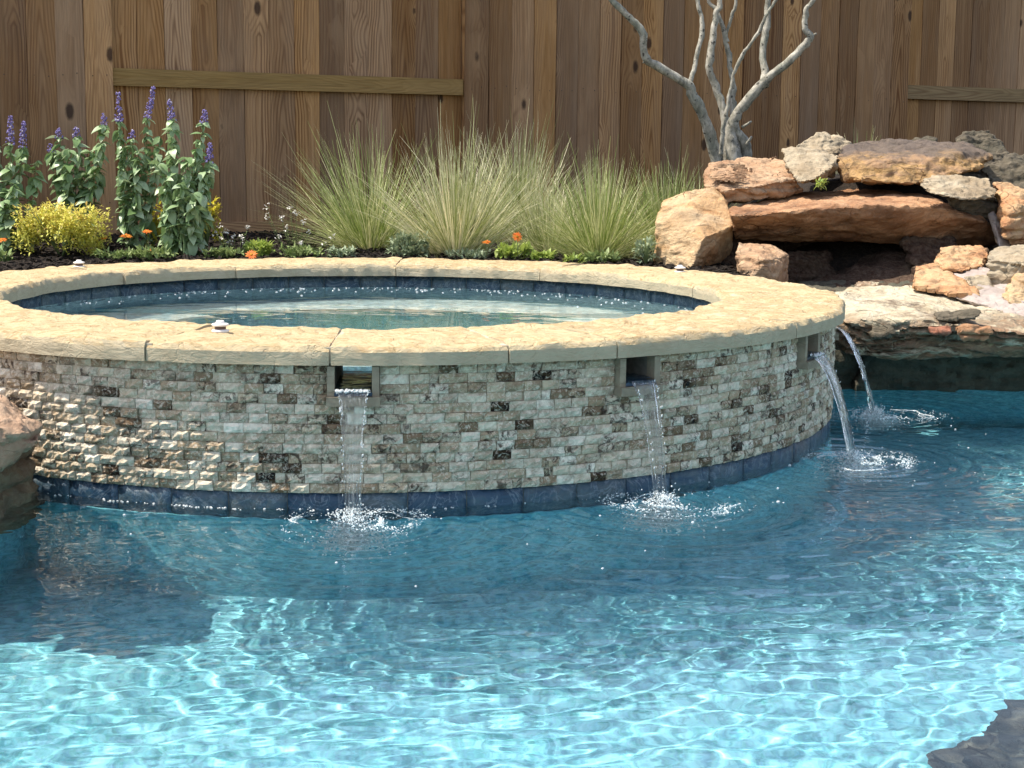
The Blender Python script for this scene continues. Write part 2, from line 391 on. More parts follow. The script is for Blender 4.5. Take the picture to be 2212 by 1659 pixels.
# ------------------------------------------------------------------ ground, bed, pool
POOL_X0, POOL_X1, POOL_Y0, POOL_Y1 = -1.95, 3.6, 0.55, 5.88
def bed_z(x, y):
    x = np.asarray(x, float); y = np.asarray(y, float)
    # fence line depth at x
    fy = 7.7 + (x + 2.54)*.494
    z = .385 + .055*np.clip((y - 6.6)/(fy - 6.6 + 1e-6), 0, 1)
    berm = np.clip((x - .95)/.7, 0, 1)*np.clip((y - 6.9)/.7, 0, 1)
    low = np.clip((x - .95)/.12, 0, 1)*np.clip((7.0 - y)/.2, 0, 1)
    return z + .36*berm*berm*(3 - 2*berm) - .2*low
def grid(x0, x1, y0, y1, s, zf):
    xs = np.arange(x0, x1 + s*.5, s); ys = np.arange(y0, y1 + s*.5, s); X, Y = np.meshgrid(xs, ys)
    V = np.stack([X.ravel(), Y.ravel(), zf(X.ravel(), Y.ravel())], 1); nx, ny = len(xs), len(ys)
    i = np.arange(nx-1)[None, :] + nx*np.arange(ny-1)[:, None]; i = i.ravel()
    F = np.stack([i, i+1, i+1+nx, i+nx], 1); return V, F
def prune(V, F):
    u, inv = np.unique(F.ravel(), return_inverse=True); return V[u], inv.reshape(F.shape)
V, F = grid(-5, 6.5, 5.0, 12.5, .05, lambda x, y: bed_z(x, y) + .012*fbm(np.stack([x*6, y*6, 0*x], 1), 3))
c = V[F].mean(1); keep = ~((c[:, 1] < POOL_Y1 + .12) & (c[:, 0] > .6)) & (np.hypot(c[:, 0]-CX, c[:, 1]-CY) > 1.50)
V, F = prune(V, F[keep]); tag(obj('garden_bed', mesh('garden_bed', V, F, True), M_MULCH), kind='structure')
# wide ground to the horizon: ring of quads round the pool and bed
mb = MB(); G = 600
for (x0, y0, x1, y1) in [(-G, 12.45, G, G), (-G, -G, G, -2.6), (-G, -2.6, -4.98, 12.45), (6.48, -2.6, G, 12.45)]:
    mb.add([(x0, y0, .30), (x1, y0, .30), (x1, y1, .30), (x0, y1, .30)], [(0, 1, 2, 3)])
n = N('lawn'); f = n.noise(n.coord(), 3, 6); M_LAWN = n.done(n.bsdf(n.mix(f, (.05, .08, .025), (.12, .14, .05)), .9))
tag(obj('ground', mb.mesh('ground'), M_LAWN), kind='structure')
mb = MB()
for (x0, y0, x1, y1) in [(-5, -2.6, 6.5, POOL_Y0), (-5, POOL_Y0, POOL_X0, 5.1), (POOL_X1, POOL_Y0, 6.5, 6.05)]:
    mb.box((x0, y0, -.1), (x1, y1, .14))
tag(obj('pool_deck', mb.mesh('pool_deck'), M_DECK), kind='structure')
# basin
V, F = grid(POOL_X0, POOL_X1, POOL_Y0, POOL_Y1, .25, lambda x, y: -.76 + 0*x)
mb = MB(); mb.add(V, [tuple(f) for f in F])
zb = -1.6
for a, b in [((POOL_X0, POOL_Y0), (POOL_X1, POOL_Y0)), ((POOL_X1, POOL_Y0), (POOL_X1, POOL_Y1)), ((POOL_X1, POOL_Y1), (POOL_X0, POOL_Y1)), ((POOL_X0, POOL_Y1), (POOL_X0, POOL_Y0))]:
    zt = -.02 if a[1] == POOL_Y1 and b[1] == POOL_Y1 else .139
    mb.add([(*a, zb), (*b, zb), (*b, zt), (*a, zt)], [(0, 1, 2, 3)])
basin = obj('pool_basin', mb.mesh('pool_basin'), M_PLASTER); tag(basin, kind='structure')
basin.cycles.is_caustics_receiver = True

# ------------------------------------------------------------------ water surfaces
LAND = []      # landing points of the four streams
for th in SPILL:
    LAND.append(spa_pt(th, R_WALL + .15, 0.0))
def waves(x, y, amp=1.0, seed=1, splash=True):
    r = np.random.default_rng(seed); z = 0*x
    wx = x + .05*np.sin(y*5+1) ; wy = y + .05*np.sin(x*4+.5)
    for k in range(38):
        lam = .034*1.09**k; a = r.normal(math.pi/2, 1.0); sl = .0085 if lam < .062 else .0023
        A = sl*lam/(2*math.pi)
        m = .5 + .5*np.sin(x*r.uniform(1, 4) + y*r.uniform(1, 4) + r.uniform(0, 6))
        z = z + A*m*1.3*np.sin(2*math.pi/lam*(wx*math.cos(a) + wy*math.sin(a)) + r.uniform(0, 6.3))
    p = np.stack([x, y, 0*x], 1)
    z = z + .0012*fbm(p*[9, 13, 1], 3)
    if splash:
        for (lx, ly, lz) in LAND:
            d = np.hypot(x-lx, y-ly); z = z + .0035*np.exp(-d/.22)*np.sin(d*2*math.pi/.055)*np.clip(d/.05, 0, 1)
            z = z + .0012*np.exp(-d/.7)*np.sin(d*2*math.pi/.11)
    return z*amp
V, F = grid(POOL_X0+.002, POOL_X1-.002, POOL_Y0+.002, POOL_Y1-.002, .009, lambda x, y: waves(x, y))
c = V[F[:, 0]]; keep = np.hypot(c[:, 0]-CX, c[:, 1]-CY) > 1.50
V, F = prune(V, F[keep]); pool = obj('pool_water', mesh('pool_water', V, F, True), M_WATER); tag(pool, kind='structure')
pool.cycles.is_caustics_caster = True
Z_SPA = .312
V, F = grid(CX-1.26, CX+1.26, CY-1.26, CY+1.26, .015, lambda x, y: Z_SPA + waves(x, y, .55, 5, False))
c = V[F].mean(1); keep = np.hypot(c[:, 0]-CX, c[:, 1]-CY) < 1.245
V, F = prune(V, F[keep]); spaw = obj('spa_water', mesh('spa_water', V, F, True), M_SPAW); tag(spaw, kind='structure')
spaw.cycles.is_caustics_caster = True

# ------------------------------------------------------------------ spa
spa = empty('spa', (CX, CY, 0), 'round raised hot tub with tan flagstone rim and grey split stone tile wall', 'hot tub')
SB = (CX, CY, 0)
OPEN_HW = .047                                   # half opening width
def in_open(th, extra=0.0, r=R_WALL):
    return any(abs(th - s)*r < OPEN_HW + extra for s in SPILL)
# wall core in sectors
angs = []
edges = sorted([s + q*OPEN_HW/R_WALL for s in SPILL for q in (-1, 1)])
mb = MB()
def sector(mb, t0, t1, r0, r1, z0, z1, step=.04, caps=True):
    n_ = max(1, int(math.ceil((t1-t0)/step))); V = []
    for i in range(n_+1):
        t = t0 + (t1-t0)*i/n_
        for r, z in ((r0, z0), (r1, z0), (r1, z1), (r0, z1)): V.append(spa_pt(t, r, z))
    F = []
    for i in range(n_):
        for k in range(4): F.append((i*4+k, (i+1)*4+k, (i+1)*4+(k+1) % 4, i*4+(k+1) % 4))
    if caps: F += [(3, 2, 1, 0), (n_*4, n_*4+1, n_*4+2, n_*4+3)]
    mb.add(V, F)
cuts = []
prev = edges[-1] - 2*PI
for i in range(0, len(edges), 2):
    sector(mb, prev, edges[i], 1.25, R_WALL, -1.3, Z_BOT - .002)
    sector(mb, edges[i], edges[i+1], 1.25, R_WALL, -1.3, .292)
    prev = edges[i+1]
obj('wall', mb.mesh('wall', base=SB), M_GROUT, spa)
mb = MB(); sector(mb, 0, 2*PI, 1.25, R_WALL + .012, -1.3, -.10, caps=False)
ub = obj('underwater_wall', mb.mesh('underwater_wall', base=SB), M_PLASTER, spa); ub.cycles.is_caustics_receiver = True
# spa shell
mb = MB(); nseg = 72; V = []
for k in range(nseg):
    t = 2*PI*k/nseg
    for r, z in ((1.243, .30), (1.243, -.15), (.85, -.17), (.84, -.55), (0.02, -.56)): V.append(spa_pt(t, r, z))
F = [(k*5+j, ((k+1) % nseg)*5+j, ((k+1) % nseg)*5+j+1, k*5+j+1) for k in range(nseg) for j in range(4)]
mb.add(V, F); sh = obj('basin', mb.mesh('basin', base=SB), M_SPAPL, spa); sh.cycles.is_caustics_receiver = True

# coping stones
def find_th(px, r, z, back):
    best = None
    for i in range(7200):
        t = -PI + 2*PI*i/7200; isb = abs(t) > PI*.53
        if isb != back: continue
        e = abs(proj(*spa_pt(t, r, z))[0] - px)
        if best is None or e < best[0]: best = (e, t)
    return best[1]
joints = [find_th(310, R_OUT, Z_TOP, False), find_th(712, R_OUT, Z_TOP, False), find_th(1100, R_OUT, Z_TOP, False), find_th(1335, R_OUT, Z_TOP, False),
          find_th(1725, R_OUT, Z_TOP, False), find_th(1493, R_IN, Z_TOP, True), find_th(1165, R_IN, Z_TOP, True), find_th(855, R_IN, Z_TOP, True), find_th(510, R_IN, Z_TOP, True), find_th(270, R_IN, Z_TOP, True), R_(-68)]
joints = sorted(joints)
PROF = [(0, 0), (0, .3), (0, .65), (.004, .93), (.02, 1)] + [(u, 1) for u in np.linspace(.07, .93, 15)] + [(.98, 1), (.996, .93), (1, .65), (1, .3), (1, 0)]
def coping(t0, t1, idx):
    nt = max(4, int((t1-t0)*1.5/.014)); g = .0018/1.4
    ts = np.linspace(t0 + g, t1 - g, nt); pr = np.array(PROF); m = len(pr)
    T = np.repeat(ts, m); U = np.tile(pr[:, 0], nt); W = np.tile(pr[:, 1], nt)
    r = R_IN + U*(R_OUT-R_IN); z = Z_BOT + W*(Z_TOP - Z_BOT)
    x = CX + r*np.sin(T); y = CY - r*np.cos(T); p = np.stack([x, y, z], 1)
    dn = idx*3.1
    top = np.clip((W-.6)/.4, 0, 1)
    rough = fbm(p*[14, 14, 14] + dn, 4); layer = np.round(fbm(p*[5, 5, 0.1] + dn, 4)*5)/5
    edge = fbm(np.stack([x*16, y*16, z*20], 1) + dn, 4)
    out = np.clip((U-.5)*2, -1, 1); onside = ((U < .05) | (U > .95)).astype(float)
    chis = fbm(np.stack([x*7, y*7, z*0], 1) + dn*2, 3)
    r2 = r + out*onside*(edge*.010*(.25+.75*top) + chis*.022*(1 if True else 0)*np.where(U < .5, 1.0, .45) - .003)
    r2 = r2 - out*((W > .9) & (onside > 0))*(.005 + .010*np.abs(fbm(p*[30, 30, 1] + dn, 3)))
    z2 = z + top*(.0075*rough + .011*layer - .001)
    endf = np.minimum(np.abs(T-t0), np.abs(t1-T))*1.4
    z2 = z2 - top*.004*np.exp(-endf/.005)
    x = CX + r2*np.sin(T); y = CY - r2*np.cos(T)
    V = np.stack([x - CX, y - CY, z2], 1)
    F = []
    for i in range(nt-1):
        for k in range(m):
            k2 = (k+1) % m
            F.append((i*m+k, i*m+k2, (i+1)*m+k2, (i+1)*m+k))
    F += [tuple(range(m-1, -1, -1)), tuple((nt-1)*m + k for k in range(m))]
    me = mesh('coping_stone', V, F, True); me.set_sharp_from_angle(angle=R_(32)); return me
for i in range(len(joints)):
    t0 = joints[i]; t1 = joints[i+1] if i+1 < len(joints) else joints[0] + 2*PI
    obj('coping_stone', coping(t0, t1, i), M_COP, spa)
for t in joints:
    mb = MB(); sector(mb, t-.009, t+.009, R_IN+.016, R_OUT-.014, Z_BOT+.004, Z_TOP-.007, caps=True); obj('mortar_joint', mb.mesh('mortar_joint', base=SB), M_MORTAR, spa)

# mosaic tiles
TH0, TH1 = R_(-62), R_(104); ROW = .0246; NROW = 13
def tile_mesh(w, h, seed, depth=1.0):
    r = np.random.default_rng(seed); nx, nz = (max(3, int(w/.010)) + 1), 4
    xs = np.linspace(-w/2, w/2, nx); zs = np.linspace(0, h, nz); X, Z = np.meshgrid(xs, zs)
    inner = ((np.arange(nx)[None, :] > 0) & (np.arange(nx)[None, :] < nx-1) & (np.arange(nz)[:, None] > 0) & (np.arange(nz)[:, None] < nz-1))
    q = np.stack([X.ravel()*45, Z.ravel()*45, np.full(X.size, seed*1.7)], 1)
    base = r.uniform(.004, .0085); tiltx = r.normal(0, .06); tiltz = r.normal(.02, .09)
    Y = base + X*tiltx + (Z-h/2)*tiltz + np.where(inner, (.0060*fbm(q, 2).reshape(X.shape) + .0022 + r.uniform(0, .0055, X.shape)), r.uniform(-.0010, .0030, X.shape)*np.ones_like(X))*depth
    Y = np.maximum(Y, .0015)
    V = np.stack([X.ravel(), -Y.ravel(), Z.ravel()], 1)
    F = [(j*nx+i, j*nx+i+1, (j+1)*nx+i+1, (j+1)*nx+i) for j in range(nz-1) for i in range(nx-1)]
    ring = list(range(nx)) + [j*nx+nx-1 for j in range(1, nz)] + [(nz-1)*nx+i for i in range(nx-2, -1, -1)] + [j*nx for j in range(nz-2, 0, -1)]
    b0 = len(V); VB = V[ring].copy(); VB[:, 1] = .002; V = np.concatenate([V, VB]); m = len(ring)
    F += [(ring[(k+1) % m], ring[k], b0+k, b0+(k+1) % m) for k in range(m)]
    return V, F
WID = [.048, .0245, .072]
TV = {w: [tile_mesh(w-.0009, ROW-.0009, 100*int(w*1e4) + k) for k in range(12)] for w in WID}
TM = {}
tiles = []
for row in range(NROW):
    ztop = Z_BOT - .001 - row*ROW; z0 = ztop - ROW; hs = 1.0
    s = TH0*R_WALL + random.uniform(0, .048)
    zones = [(q*R_WALL - OPEN_HW - .0165, q*R_WALL + OPEN_HW + .0165) for q in SPILL] if ztop > .264 else []
    while s < TH1*R_WALL:
        w0 = random.choices(WID, [.80, .09, .11])[0]; w = w0
        for (za, zb_) in zones:
            if za - .002 <= s < zb_: s = zb_
        for (za, zb_) in zones:
            if s < za < s + w: w = za - s
        if w > .006: tiles.append((s/R_WALL + w/2/R_WALL, z0, w0, random.randrange(12), w/w0))
        s += w
def vis(t):
    p = spa_pt(t[0], R_WALL, 0); nx, ny = math.sin(t[0]), -math.cos(t[0]); d = math.hypot(p[0], p[1])
    px = proj(p[0], p[1], t[1])[0]
    f = -(nx*p[0] + ny*p[1])/d
    hidden = px < 40
    return (f*t[2]*t[4]/.048/d**2) - (10 if (f < 0 or hidden) else 0)
tiles.sort(key=vis, reverse=True)
for th, z0, w, k, sx in tiles[:300]:
    if (w, k) not in TM: TM[(w, k)] = mesh('mosaic_tile', *TV[w][k])
    p = spa_pt(th, R_WALL, z0)
    obj('mosaic_tile', TM[(w, k)], M_MOS1, spa, (p[0]-CX, p[1]-CY, p[2]), (0, 0, th)).scale = (sx, 1, 1)
mb = MB()
for th, z0, w, k, sx in tiles[300:]:
    V, F = TV[w][k]; V = V*[sx, 1, 1]; p = spa_pt(th, R_WALL, z0); c_, s_ = math.cos(th), math.sin(th)
    W = np.stack([V[:, 0]*c_ - V[:, 1]*s_ + p[0]-CX, V[:, 0]*s_ + V[:, 1]*c_ + p[1]-CY, V[:, 2] + p[2]], 1)
    mb.add(W, F, random.random())
tf = obj('mosaic_tile_field', mb.mesh('mosaic_tile_field', attr='tint'), M_MOS2, spa); tag(tf, kind='stuff')

# blue waterline tiles, outside and inside
def curved_tile(t0, t1, r, z0, z1, seed, inward=False):
    nt, nz = 10, 7; ts = np.linspace(t0, t1, nt); zs = np.linspace(z0, z1, nz); V = []
    for z in zs:
        for t in ts: V.append((t, z))
    A = np.array(V); ed = ((A[:, 0] == ts[0]) | (A[:, 0] == ts[-1]) | (A[:, 1] == zs[0]) | (A[:, 1] == zs[-1]))
    nn = fbm(np.stack([A[:, 0]*r*22, A[:, 1]*22, np.full(len(A), seed*2.3)], 1), 3)
    out = np.where(ed, .003, .007 + .005*nn)*(-1 if inward else 1); rr = r + out
    front = np.stack([rr*np.sin(A[:, 0]), -rr*np.cos(A[:, 0]), A[:, 1]], 1)
    ring = list(range(nt)) + [j*nt+nt-1 for j in range(1, nz)] + [(nz-1)*nt+i for i in range(nt-2, -1, -1)] + [j*nt for j in range(nz-2, 0, -1)]
    rb = r; B = A[ring]; back = np.stack([rb*np.sin(B[:, 0]), -rb*np.cos(B[:, 0]), B[:, 1]], 1)
    F = [(j*nt+i, j*nt+i+1, (j+1)*nt+i+1, (j+1)*nt+i) for j in range(nz-1) for i in range(nt-1)]
    m = len(ring); b0 = len(front); F += [(ring[(k+1) % m], ring[k], b0+k, b0+(k+1) % m) for k in range(m)]
    if inward: F = [tuple(reversed(f)) for f in F]
    return mesh('waterline_tile', np.concatenate([front, back]), F, True)
step = .148/R_WALL; t = TH0
k = 0
while t < TH1:
    obj('waterline_tile', curved_tile(t+.0008, t+step-.0008, R_WALL, -.10, Z_BOT - .002 - NROW*ROW + .0, k), M_BLUE, spa); t += step; k += 1
step = 2*PI/52
for k in range(52):
    t = k*step
    zt = Z_BOT - .003
    tm = t + step/2
    if any(abs(((tm - s + PI) % (2*PI)) - PI) < .068 for s in SPILL): zt = .288
    obj('waterline_tile', curved_tile(t+.001, t+step-.001, 1.25, .19, zt, k+50, True), M_BLUE, spa)

# spillways: jambs, lip
for i, s in enumerate(SPILL):
    sp = obj('spillway', (lambda m_: m_)(None) or bpy.data.meshes.new('spillway'), None, spa)
    p = spa_pt(s, R_WALL, 0); sp.location = (p[0]-CX, p[1]-CY, 0); sp.rotation_euler = (0, 0, s)
    m0 = MB(); m0.box((-OPEN_HW+.0005, -.03, .286), (OPEN_HW-.0005, .295, .2945)); sp.data = m0.mesh('spillway'); sp.data.materials.append(M_BLUE)
    for q in (-1, 1):
        mb = MB(); x0, x1 = sorted((q*(OPEN_HW - .002), q*(OPEN_HW + .016))); mb.box((x0, -.030, .268), (x1, .004, Z_BOT-.0035))
        me = mb.mesh('jamb'); obj('jamb', me, M_TRAV, sp)
    mb = MB(); mb.box((-OPEN_HW-.018, -.040, .262), (OPEN_HW+.018, .003, .2845)); obj('lip', mb.mesh('lip'), M_TRAV, sp)

# ------------------------------------------------------------------ falling water
LBL = ['clear water sheet falling from the square spout nearest the middle of the round tub wall',
       'clear water sheet falling from the second spout, right of the middle of the tub wall',
       'bright curved water stream falling from the narrow spout near the right end of the tub',
       'thin water stream arching out behind the right edge of the tub beside the slab']
for i, s in enumerate(SPILL):
    nt, ns = 46, 23; v0 = [.40, .42, .55, .62][i]; zs = .300; w0, w1 = .040, [.019, .015, .016, .010][i]
    r = np.random.default_rng(40+i); front = []; back = []
    for a in range(nt):
        u = a/(nt-1); t = u*math.sqrt(2*(zs+.01)/9.81) ; y = -.034 - v0*t; z = zs - 4.905*t*t
        w = w0 + (w1-w0)*u**.7
        for b in range(ns):
            q = -1 + 2*b/(ns-1)
            nn = fbm(np.array([[q*5+i*9, u*2.2 + i, 3.]]), 3)[0]; n2 = fbm(np.array([[q*9 + i*5, u*14, 9.]]), 2)[0]
            th = .0011 + .0052*abs(q)**6 + .0022*max(0, nn)*u + .0005*n2
            x = q*w*(1 + .10*fbm(np.array([[u*4 + i*3, q*1.5, 2.]]), 2)[0]*u) + .010*u*nn
            yy = y + .010*nn*u + .008*(q*q)*u
            front.append((x, yy - th, z)); back.append((x, yy + th, z))
    V = np.array(front + back); nf = nt*ns; F = []
    for a in range(nt-1):
        for b in range(ns-1):
            j = a*ns+b; F.append((j, j+ns, j+ns+1, j+1)); F.append((nf+j, nf+j+1, nf+j+ns+1, nf+j+ns))
        for b, q in ((0, 0), (ns-1, 1)):
            j = a*ns+b; f = (j, nf+j, nf+j+ns, j+ns); F.append(f if q == 0 else tuple(reversed(f)))
    # the film running along the spout floor
    e = empty('water_stream', (spa_pt(s, R_WALL, 0)), LBL[i], 'water stream', 'streams falling from the tub spouts'); e.rotation_euler = (0, 0, s)
    obj('sheet', mesh('sheet', V, F, True), M_SHEET, e)
    V2, F2 = grid(-OPEN_HW+.002, OPEN_HW-.002, -.036, .300, .004, lambda x, y: .3035 + .0035*fbm(np.stack([x*16, y*30 + i*7, 0*x], 1), 3))
    obj('channel_film', mesh('channel_film', V2, F2, True), M_SPAW, e)
    mb = MB(); Vi, Fi = ICO1
    for q in (-1, 1):
        for k in range([46, 30, 20, 14][i]):
            u = r.uniform(.05, 1); t = u*math.sqrt(2*zs/9.81); w = w0 + (w1-w0)*u**.7; sz = r.uniform(.0007, .0022)
            c0 = np.array([q*w + r.normal(0, .0018), -.034 - v0*t + r.normal(0, .002) - .003, zs - 4.905*t*t])
            mb.add(Vi*[sz, sz, sz*r.uniform(1, 2.6)] + c0, Fi)
    for k in range(40):
        u = r.uniform(0, .12); t = u*math.sqrt(2*zs/9.81); sz = r.uniform(.002, .0045)
        if i in (0, 2): mb.add(Vi*[sz*1.3, sz, sz] + [r.uniform(-w0, w0), -.036 - v0*t, zs + .002 - 4.905*t*t], Fi)
    d = obj('droplets', mb.mesh('droplets', True), M_DROP, e); tag(d, kind='stuff')
    T_ = math.sqrt(2*zs/9.81); LAND[i] = spa_pt(s, R_WALL + .034 + v0*T_, 0.0)

# splashes: foam, crown arcs, plume of bubbles
SL = ['white foamy splash under the middle water sheet', 'white foamy splash under the second water sheet from the middle',
      'bubbling splash where the bright curved stream lands beside the tub', 'bubbling splash where the thin rear stream lands near the pale slab']
for i, (lx, ly, lz) in enumerate(LAND):
    r = np.random.default_rng(70+i); e = empty('splash', (lx, ly, 0), SL[i], 'splash', 'splashes where the streams land')
    mb = MB(); Vi, Fi = ICO1; n_ = 0
    arcs = [(.13, .9, 420), (.095, .3, 300), (.05, .0, 420), (.16, 2.2, 160)]
    for R0, a0, cnt in arcs:
        ax, ay = R0*1.15, R0*1.0
        for k in range(cnt):
            a = r.uniform(-1.9, 2.2) + a0 + (PI if i % 2 else 0)
            dens = .5 + .5*math.sin(a*2.3 + i*2 + R0*40)
            if r.random() > dens + .15: continue
            rr = 1 + r.normal(0, .07) + .12*math.sin(a*3 + R0*90)
            sz = r.uniform(.0005, .0019)*(1.2 if R0 < .1 else .9)
            mb.add(Vi*[sz*1.3, sz*1.2, sz*.8] + [ax*rr*math.cos(a) + .02, ay*rr*math.sin(a) - .02, r.uniform(0, .006) + .004*max(0, r.normal())], Fi)
    for k in range(420):
        rr = abs(r.normal(0, .026)); a = r.uniform(0, 2*PI); sz = r.uniform(.0007, .0026)
        mb.add(Vi*sz + [rr*math.cos(a), rr*math.sin(a), abs(r.normal(0, .014))], Fi)
    for (R0, a0, a1) in ((.135, [2.6, -.9, 3.9, -.6][i], [3.4, .1, 5.0, 1.2][i]), (.11, [.3, 1.4, 2.0, 2.2][i], [1.5, 2.4, 2.9, 2.9][i])):
        pts = []; rad = []
        for k in range(40):
            a = a0 + (a1-a0)*k/39; rr = R0*(1 + .10*math.sin(a*7+i) + .02*r.normal()); pts.append((rr*1.15*math.cos(a) + .02, rr*math.sin(a) - .02, .001 + .001*r.random())); rad.append(r.uniform(.0006, .0026)*math.sin(PI*(k+.5)/40)**.5)
        mb.tube(pts, rad, 6)
    tag(obj('foam', mb.mesh('foam', True), M_FOAM, e), kind='stuff')
    mb = MB()
    for k in range(3600):
        dz = r.random()**.9*.22; rr = abs(r.normal(0, .030 + .14*dz)); a = r.uniform(0, 2*PI); sz = r.uniform(.0014, .0042)
        mb.add(Vi*sz + [rr*math.cos(a), rr*math.sin(a)*.8 - .05*dz, -.004 - dz], Fi)
    tag(obj('bubbles', mb.mesh('bubbles', True), M_BUB, e), kind='stuff')
# floating bubbles and drops on the pool and tub
r = np.random.default_rng(99); mb = MB(); Vi, Fi = ICO2
spots = []
for k in range(210):
    l = LAND[r.integers(0, 4)]; rr = abs(r.normal(0, .42)); a = r.uniform(0, 2*PI); x, y = l[0] + rr*math.cos(a)*1.3, l[1] + rr*math.sin(a)
    spots.append((x, y, r.uniform(.0012, .0036)*(.6 + r.random()**3)))
for k in range(130):
    a = r.normal(-.25, .28); p = spa_pt(a, R_WALL + .012 + abs(r.normal(0, .008)), 0); spots.append((p[0], p[1], r.uniform(.0015, .004)))
for (x, y, sz) in spots:
    if math.hypot(x-CX, y-CY) < R_WALL + .008 or y > POOL_Y1 - .05: continue
    z = waves(np.array([x]), np.array([y]))[0]; mb.add(Vi*[sz, sz, sz*.8] + [x, y, z + sz*.15], Fi)
tag(obj('pool_bubbles', mb.mesh('pool_bubbles', True), M_DROP), kind='stuff')
mb = MB(); 
for k in range(200):
    a = PI + r.normal(0, .55) if k % 3 else r.uniform(1.8, 4.4); rr = 1.235 - abs(r.normal(0, .10)) - .02; p = spa_pt(a, rr, 0); sz = r.uniform(.001, .0035)
    if -2.2 < a < 0: continue
    z = Z_SPA + waves(np.array([p[0]]), np.array([p[1]]), .55, 5, False)[0]; mb.add(Vi*[sz*1.6, sz, sz*.9] + [p[0], p[1], z + sz*.2], Fi)
tag(obj('tub_bubbles', mb.mesh('tub_bubbles', True), M_DROP), kind='stuff')

# ------------------------------------------------------------------ fence
FD = Vector((.8965, .443, 0)).normalized(); FN = Vector((FD.y, -FD.x, 0)); F0 = Vector((-2.54, 7.7, 0))
def fence_s(px, off=.06):     # distance along the fence for a picture column
    k = (px-1106)/FPX; Q = F0 + FN*off
    return (k*Q.y - Q.x)/(FD.x - k*FD.y)
SB_, SC_, SD_ = fence_s(253), fence_s(1000), fence_s(1941)
fence = empty('fence', (F0.x, F0.y, .42), 'tall brown cedar board fence with alternating panels behind the planting bed', 'fence')
fa = math.atan2(FD.y, FD.x); FZ = .42
def bd(w, seed):
    r = np.random.default_rng(seed); h = 1.93; n_ = 9; zs = np.linspace(0, h, n_); V = []
    for z in zs:
        dx = r.normal(0, .0012); dy = r.normal(0, .0015); cup = r.normal(0, .001)
        for (x, y) in ((-w/2, 0), (-w/2+.002, -.017), (0, -.0175+cup), (w/2-.002, -.017), (w/2, 0)): V.append((x+dx, y+dy, z))
    F = [(i*5+k, i*5+(k+1) % 5, (i+1)*5+(k+1) % 5, (i+1)*5+k) for i in range(n_-1) for k in range(5)]
    F += [(4, 3, 2, 1, 0), tuple((n_-1)*5+k for k in range(5))]
    return mesh('board', V, F)
BM = [bd(.1405, k) for k in range(10)]
k = 0
for (a_, b_, proud) in ((-2.2, SB_, True), (SB_, SC_, False), (SC_, SD_, True), (SD_, 10.5, False)):
    nb = round((b_-a_)/.1412); pit = (b_-a_)/nb; jit = 0.0
    for i in range(nb):
        mid = a_ + pit*(i+.5) + random.uniform(-.0008, .0008) + (.0010 if (a_ < SB_ + .01 and i % 3 == 2) else 0)
        p = F0 + FD*mid + FN*(.045 if proud else -.010)
        o = obj('board', BM[k % 10], M_WOOD, fence, (p.x - F0.x, p.y - F0.y, random.uniform(-.01, .01) - .02), (0, random.gauss(0, .002), fa + random.gauss(0, .006))); k += 1
        if not (a_ < SB_ + .01): o.scale = ((pit - .0004)/.1405, 1, 1)
def bar(name, s0, s1, z0, z1, o0, o1, mat=M_RAIL):
    L = s1-s0; mb = MB(); mb.box((-L/2, -o1, z0), (L/2, -o0, z1)); mid = (s0+s1)/2
    p = F0 + FD*mid
    # local x along the fence
    me = mb.mesh(name); o = obj(name, me, mat, fence, (p.x-F0.x, p.y-F0.y, -FZ), (0, 0, fa))
    return o
def rail(s0, s1, zc, o0, o1, h=.087, mat=M_RAIL):
    # built along local z so that the grain runs lengthwise
    L = s1-s0; mb = MB(); mb.box((-h/2, -(o1-o0)/2, -L/2), (h/2, (o1-o0)/2, L/2)); mid = (s0+s1)/2; p = F0 + FD*mid + FN*((o0+o1)/2)
    me = mb.mesh('rail'); o = obj('rail', me, mat, fence); M = Matrix.Translation((p.x-F0.x, p.y-F0.y, zc-FZ)) @ Matrix.Rotation(fa, 4, 'Z') @ Matrix.Rotation(PI/2, 4, 'Y'); o.matrix_local = M
for zc in (1.237, 2.13): rail(SB_+.003, SC_-.003, zc, .009, .044)
for zc in (1.295, 2.15): rail(SD_+.003, 10.4, zc, .009, .044)
rail(SB_+.003, SC_-.003, .455, .009, .044, .10, M_WOOD); rail(SD_+.003, 10.4, .6, .009, .044)
for a_, b_ in ((-2.2, SB_-.003), (SC_+.003, SD_-.003)):
    for zc in (.60, 1.24, 2.13): rail(a_, b_, zc, -.012, .023)
for sp_ in (SB_ - 1.2, SB_-.05, SC_+.05, (SC_+SD_)/2, SD_-.05, SD_+2.4):
    p = F0 + FD*sp_ + FN*(-.002 if sp_ in (SB_-.05, SC_+.05, SD_-.05) else -.075); mb = MB(); mb.box((-.045, -.045, -.05), (.045, .045, 1.9)); obj('post', mb.mesh('post'), M_WOOD, fence, (p.x-F0.x, p.y-F0.y, 0), (0, 0, fa))

mb = MB(); r = random.Random(5)
for o in [c for c in fence.children if c.name.startswith('board')]:
    x, y = o.location.x, o.location.y; sd_ = (x*FD.x + y*FD.y); pr = sd_ < SB_ or SC_ < sd_ < SD_
    if not pr: continue
    for zc in (.60, 1.24, 2.13):
        for q_ in (-.035, .035):
            p = Vector((x, y, 0)) + FD*(q_ + r.uniform(-.006, .006)) + FN*.0165; c0 = np.array([p.x, p.y, zc - FZ + r.uniform(-.012, .012)]); mb.add(ICO1[0]*[.0032, .0032, .0032] + c0, ICO1[1])
tag(obj('nail_heads', mb.mesh('nail_heads'), simple('rusty nail', (.05, .04, .035), .6), fence), kind='stuff')

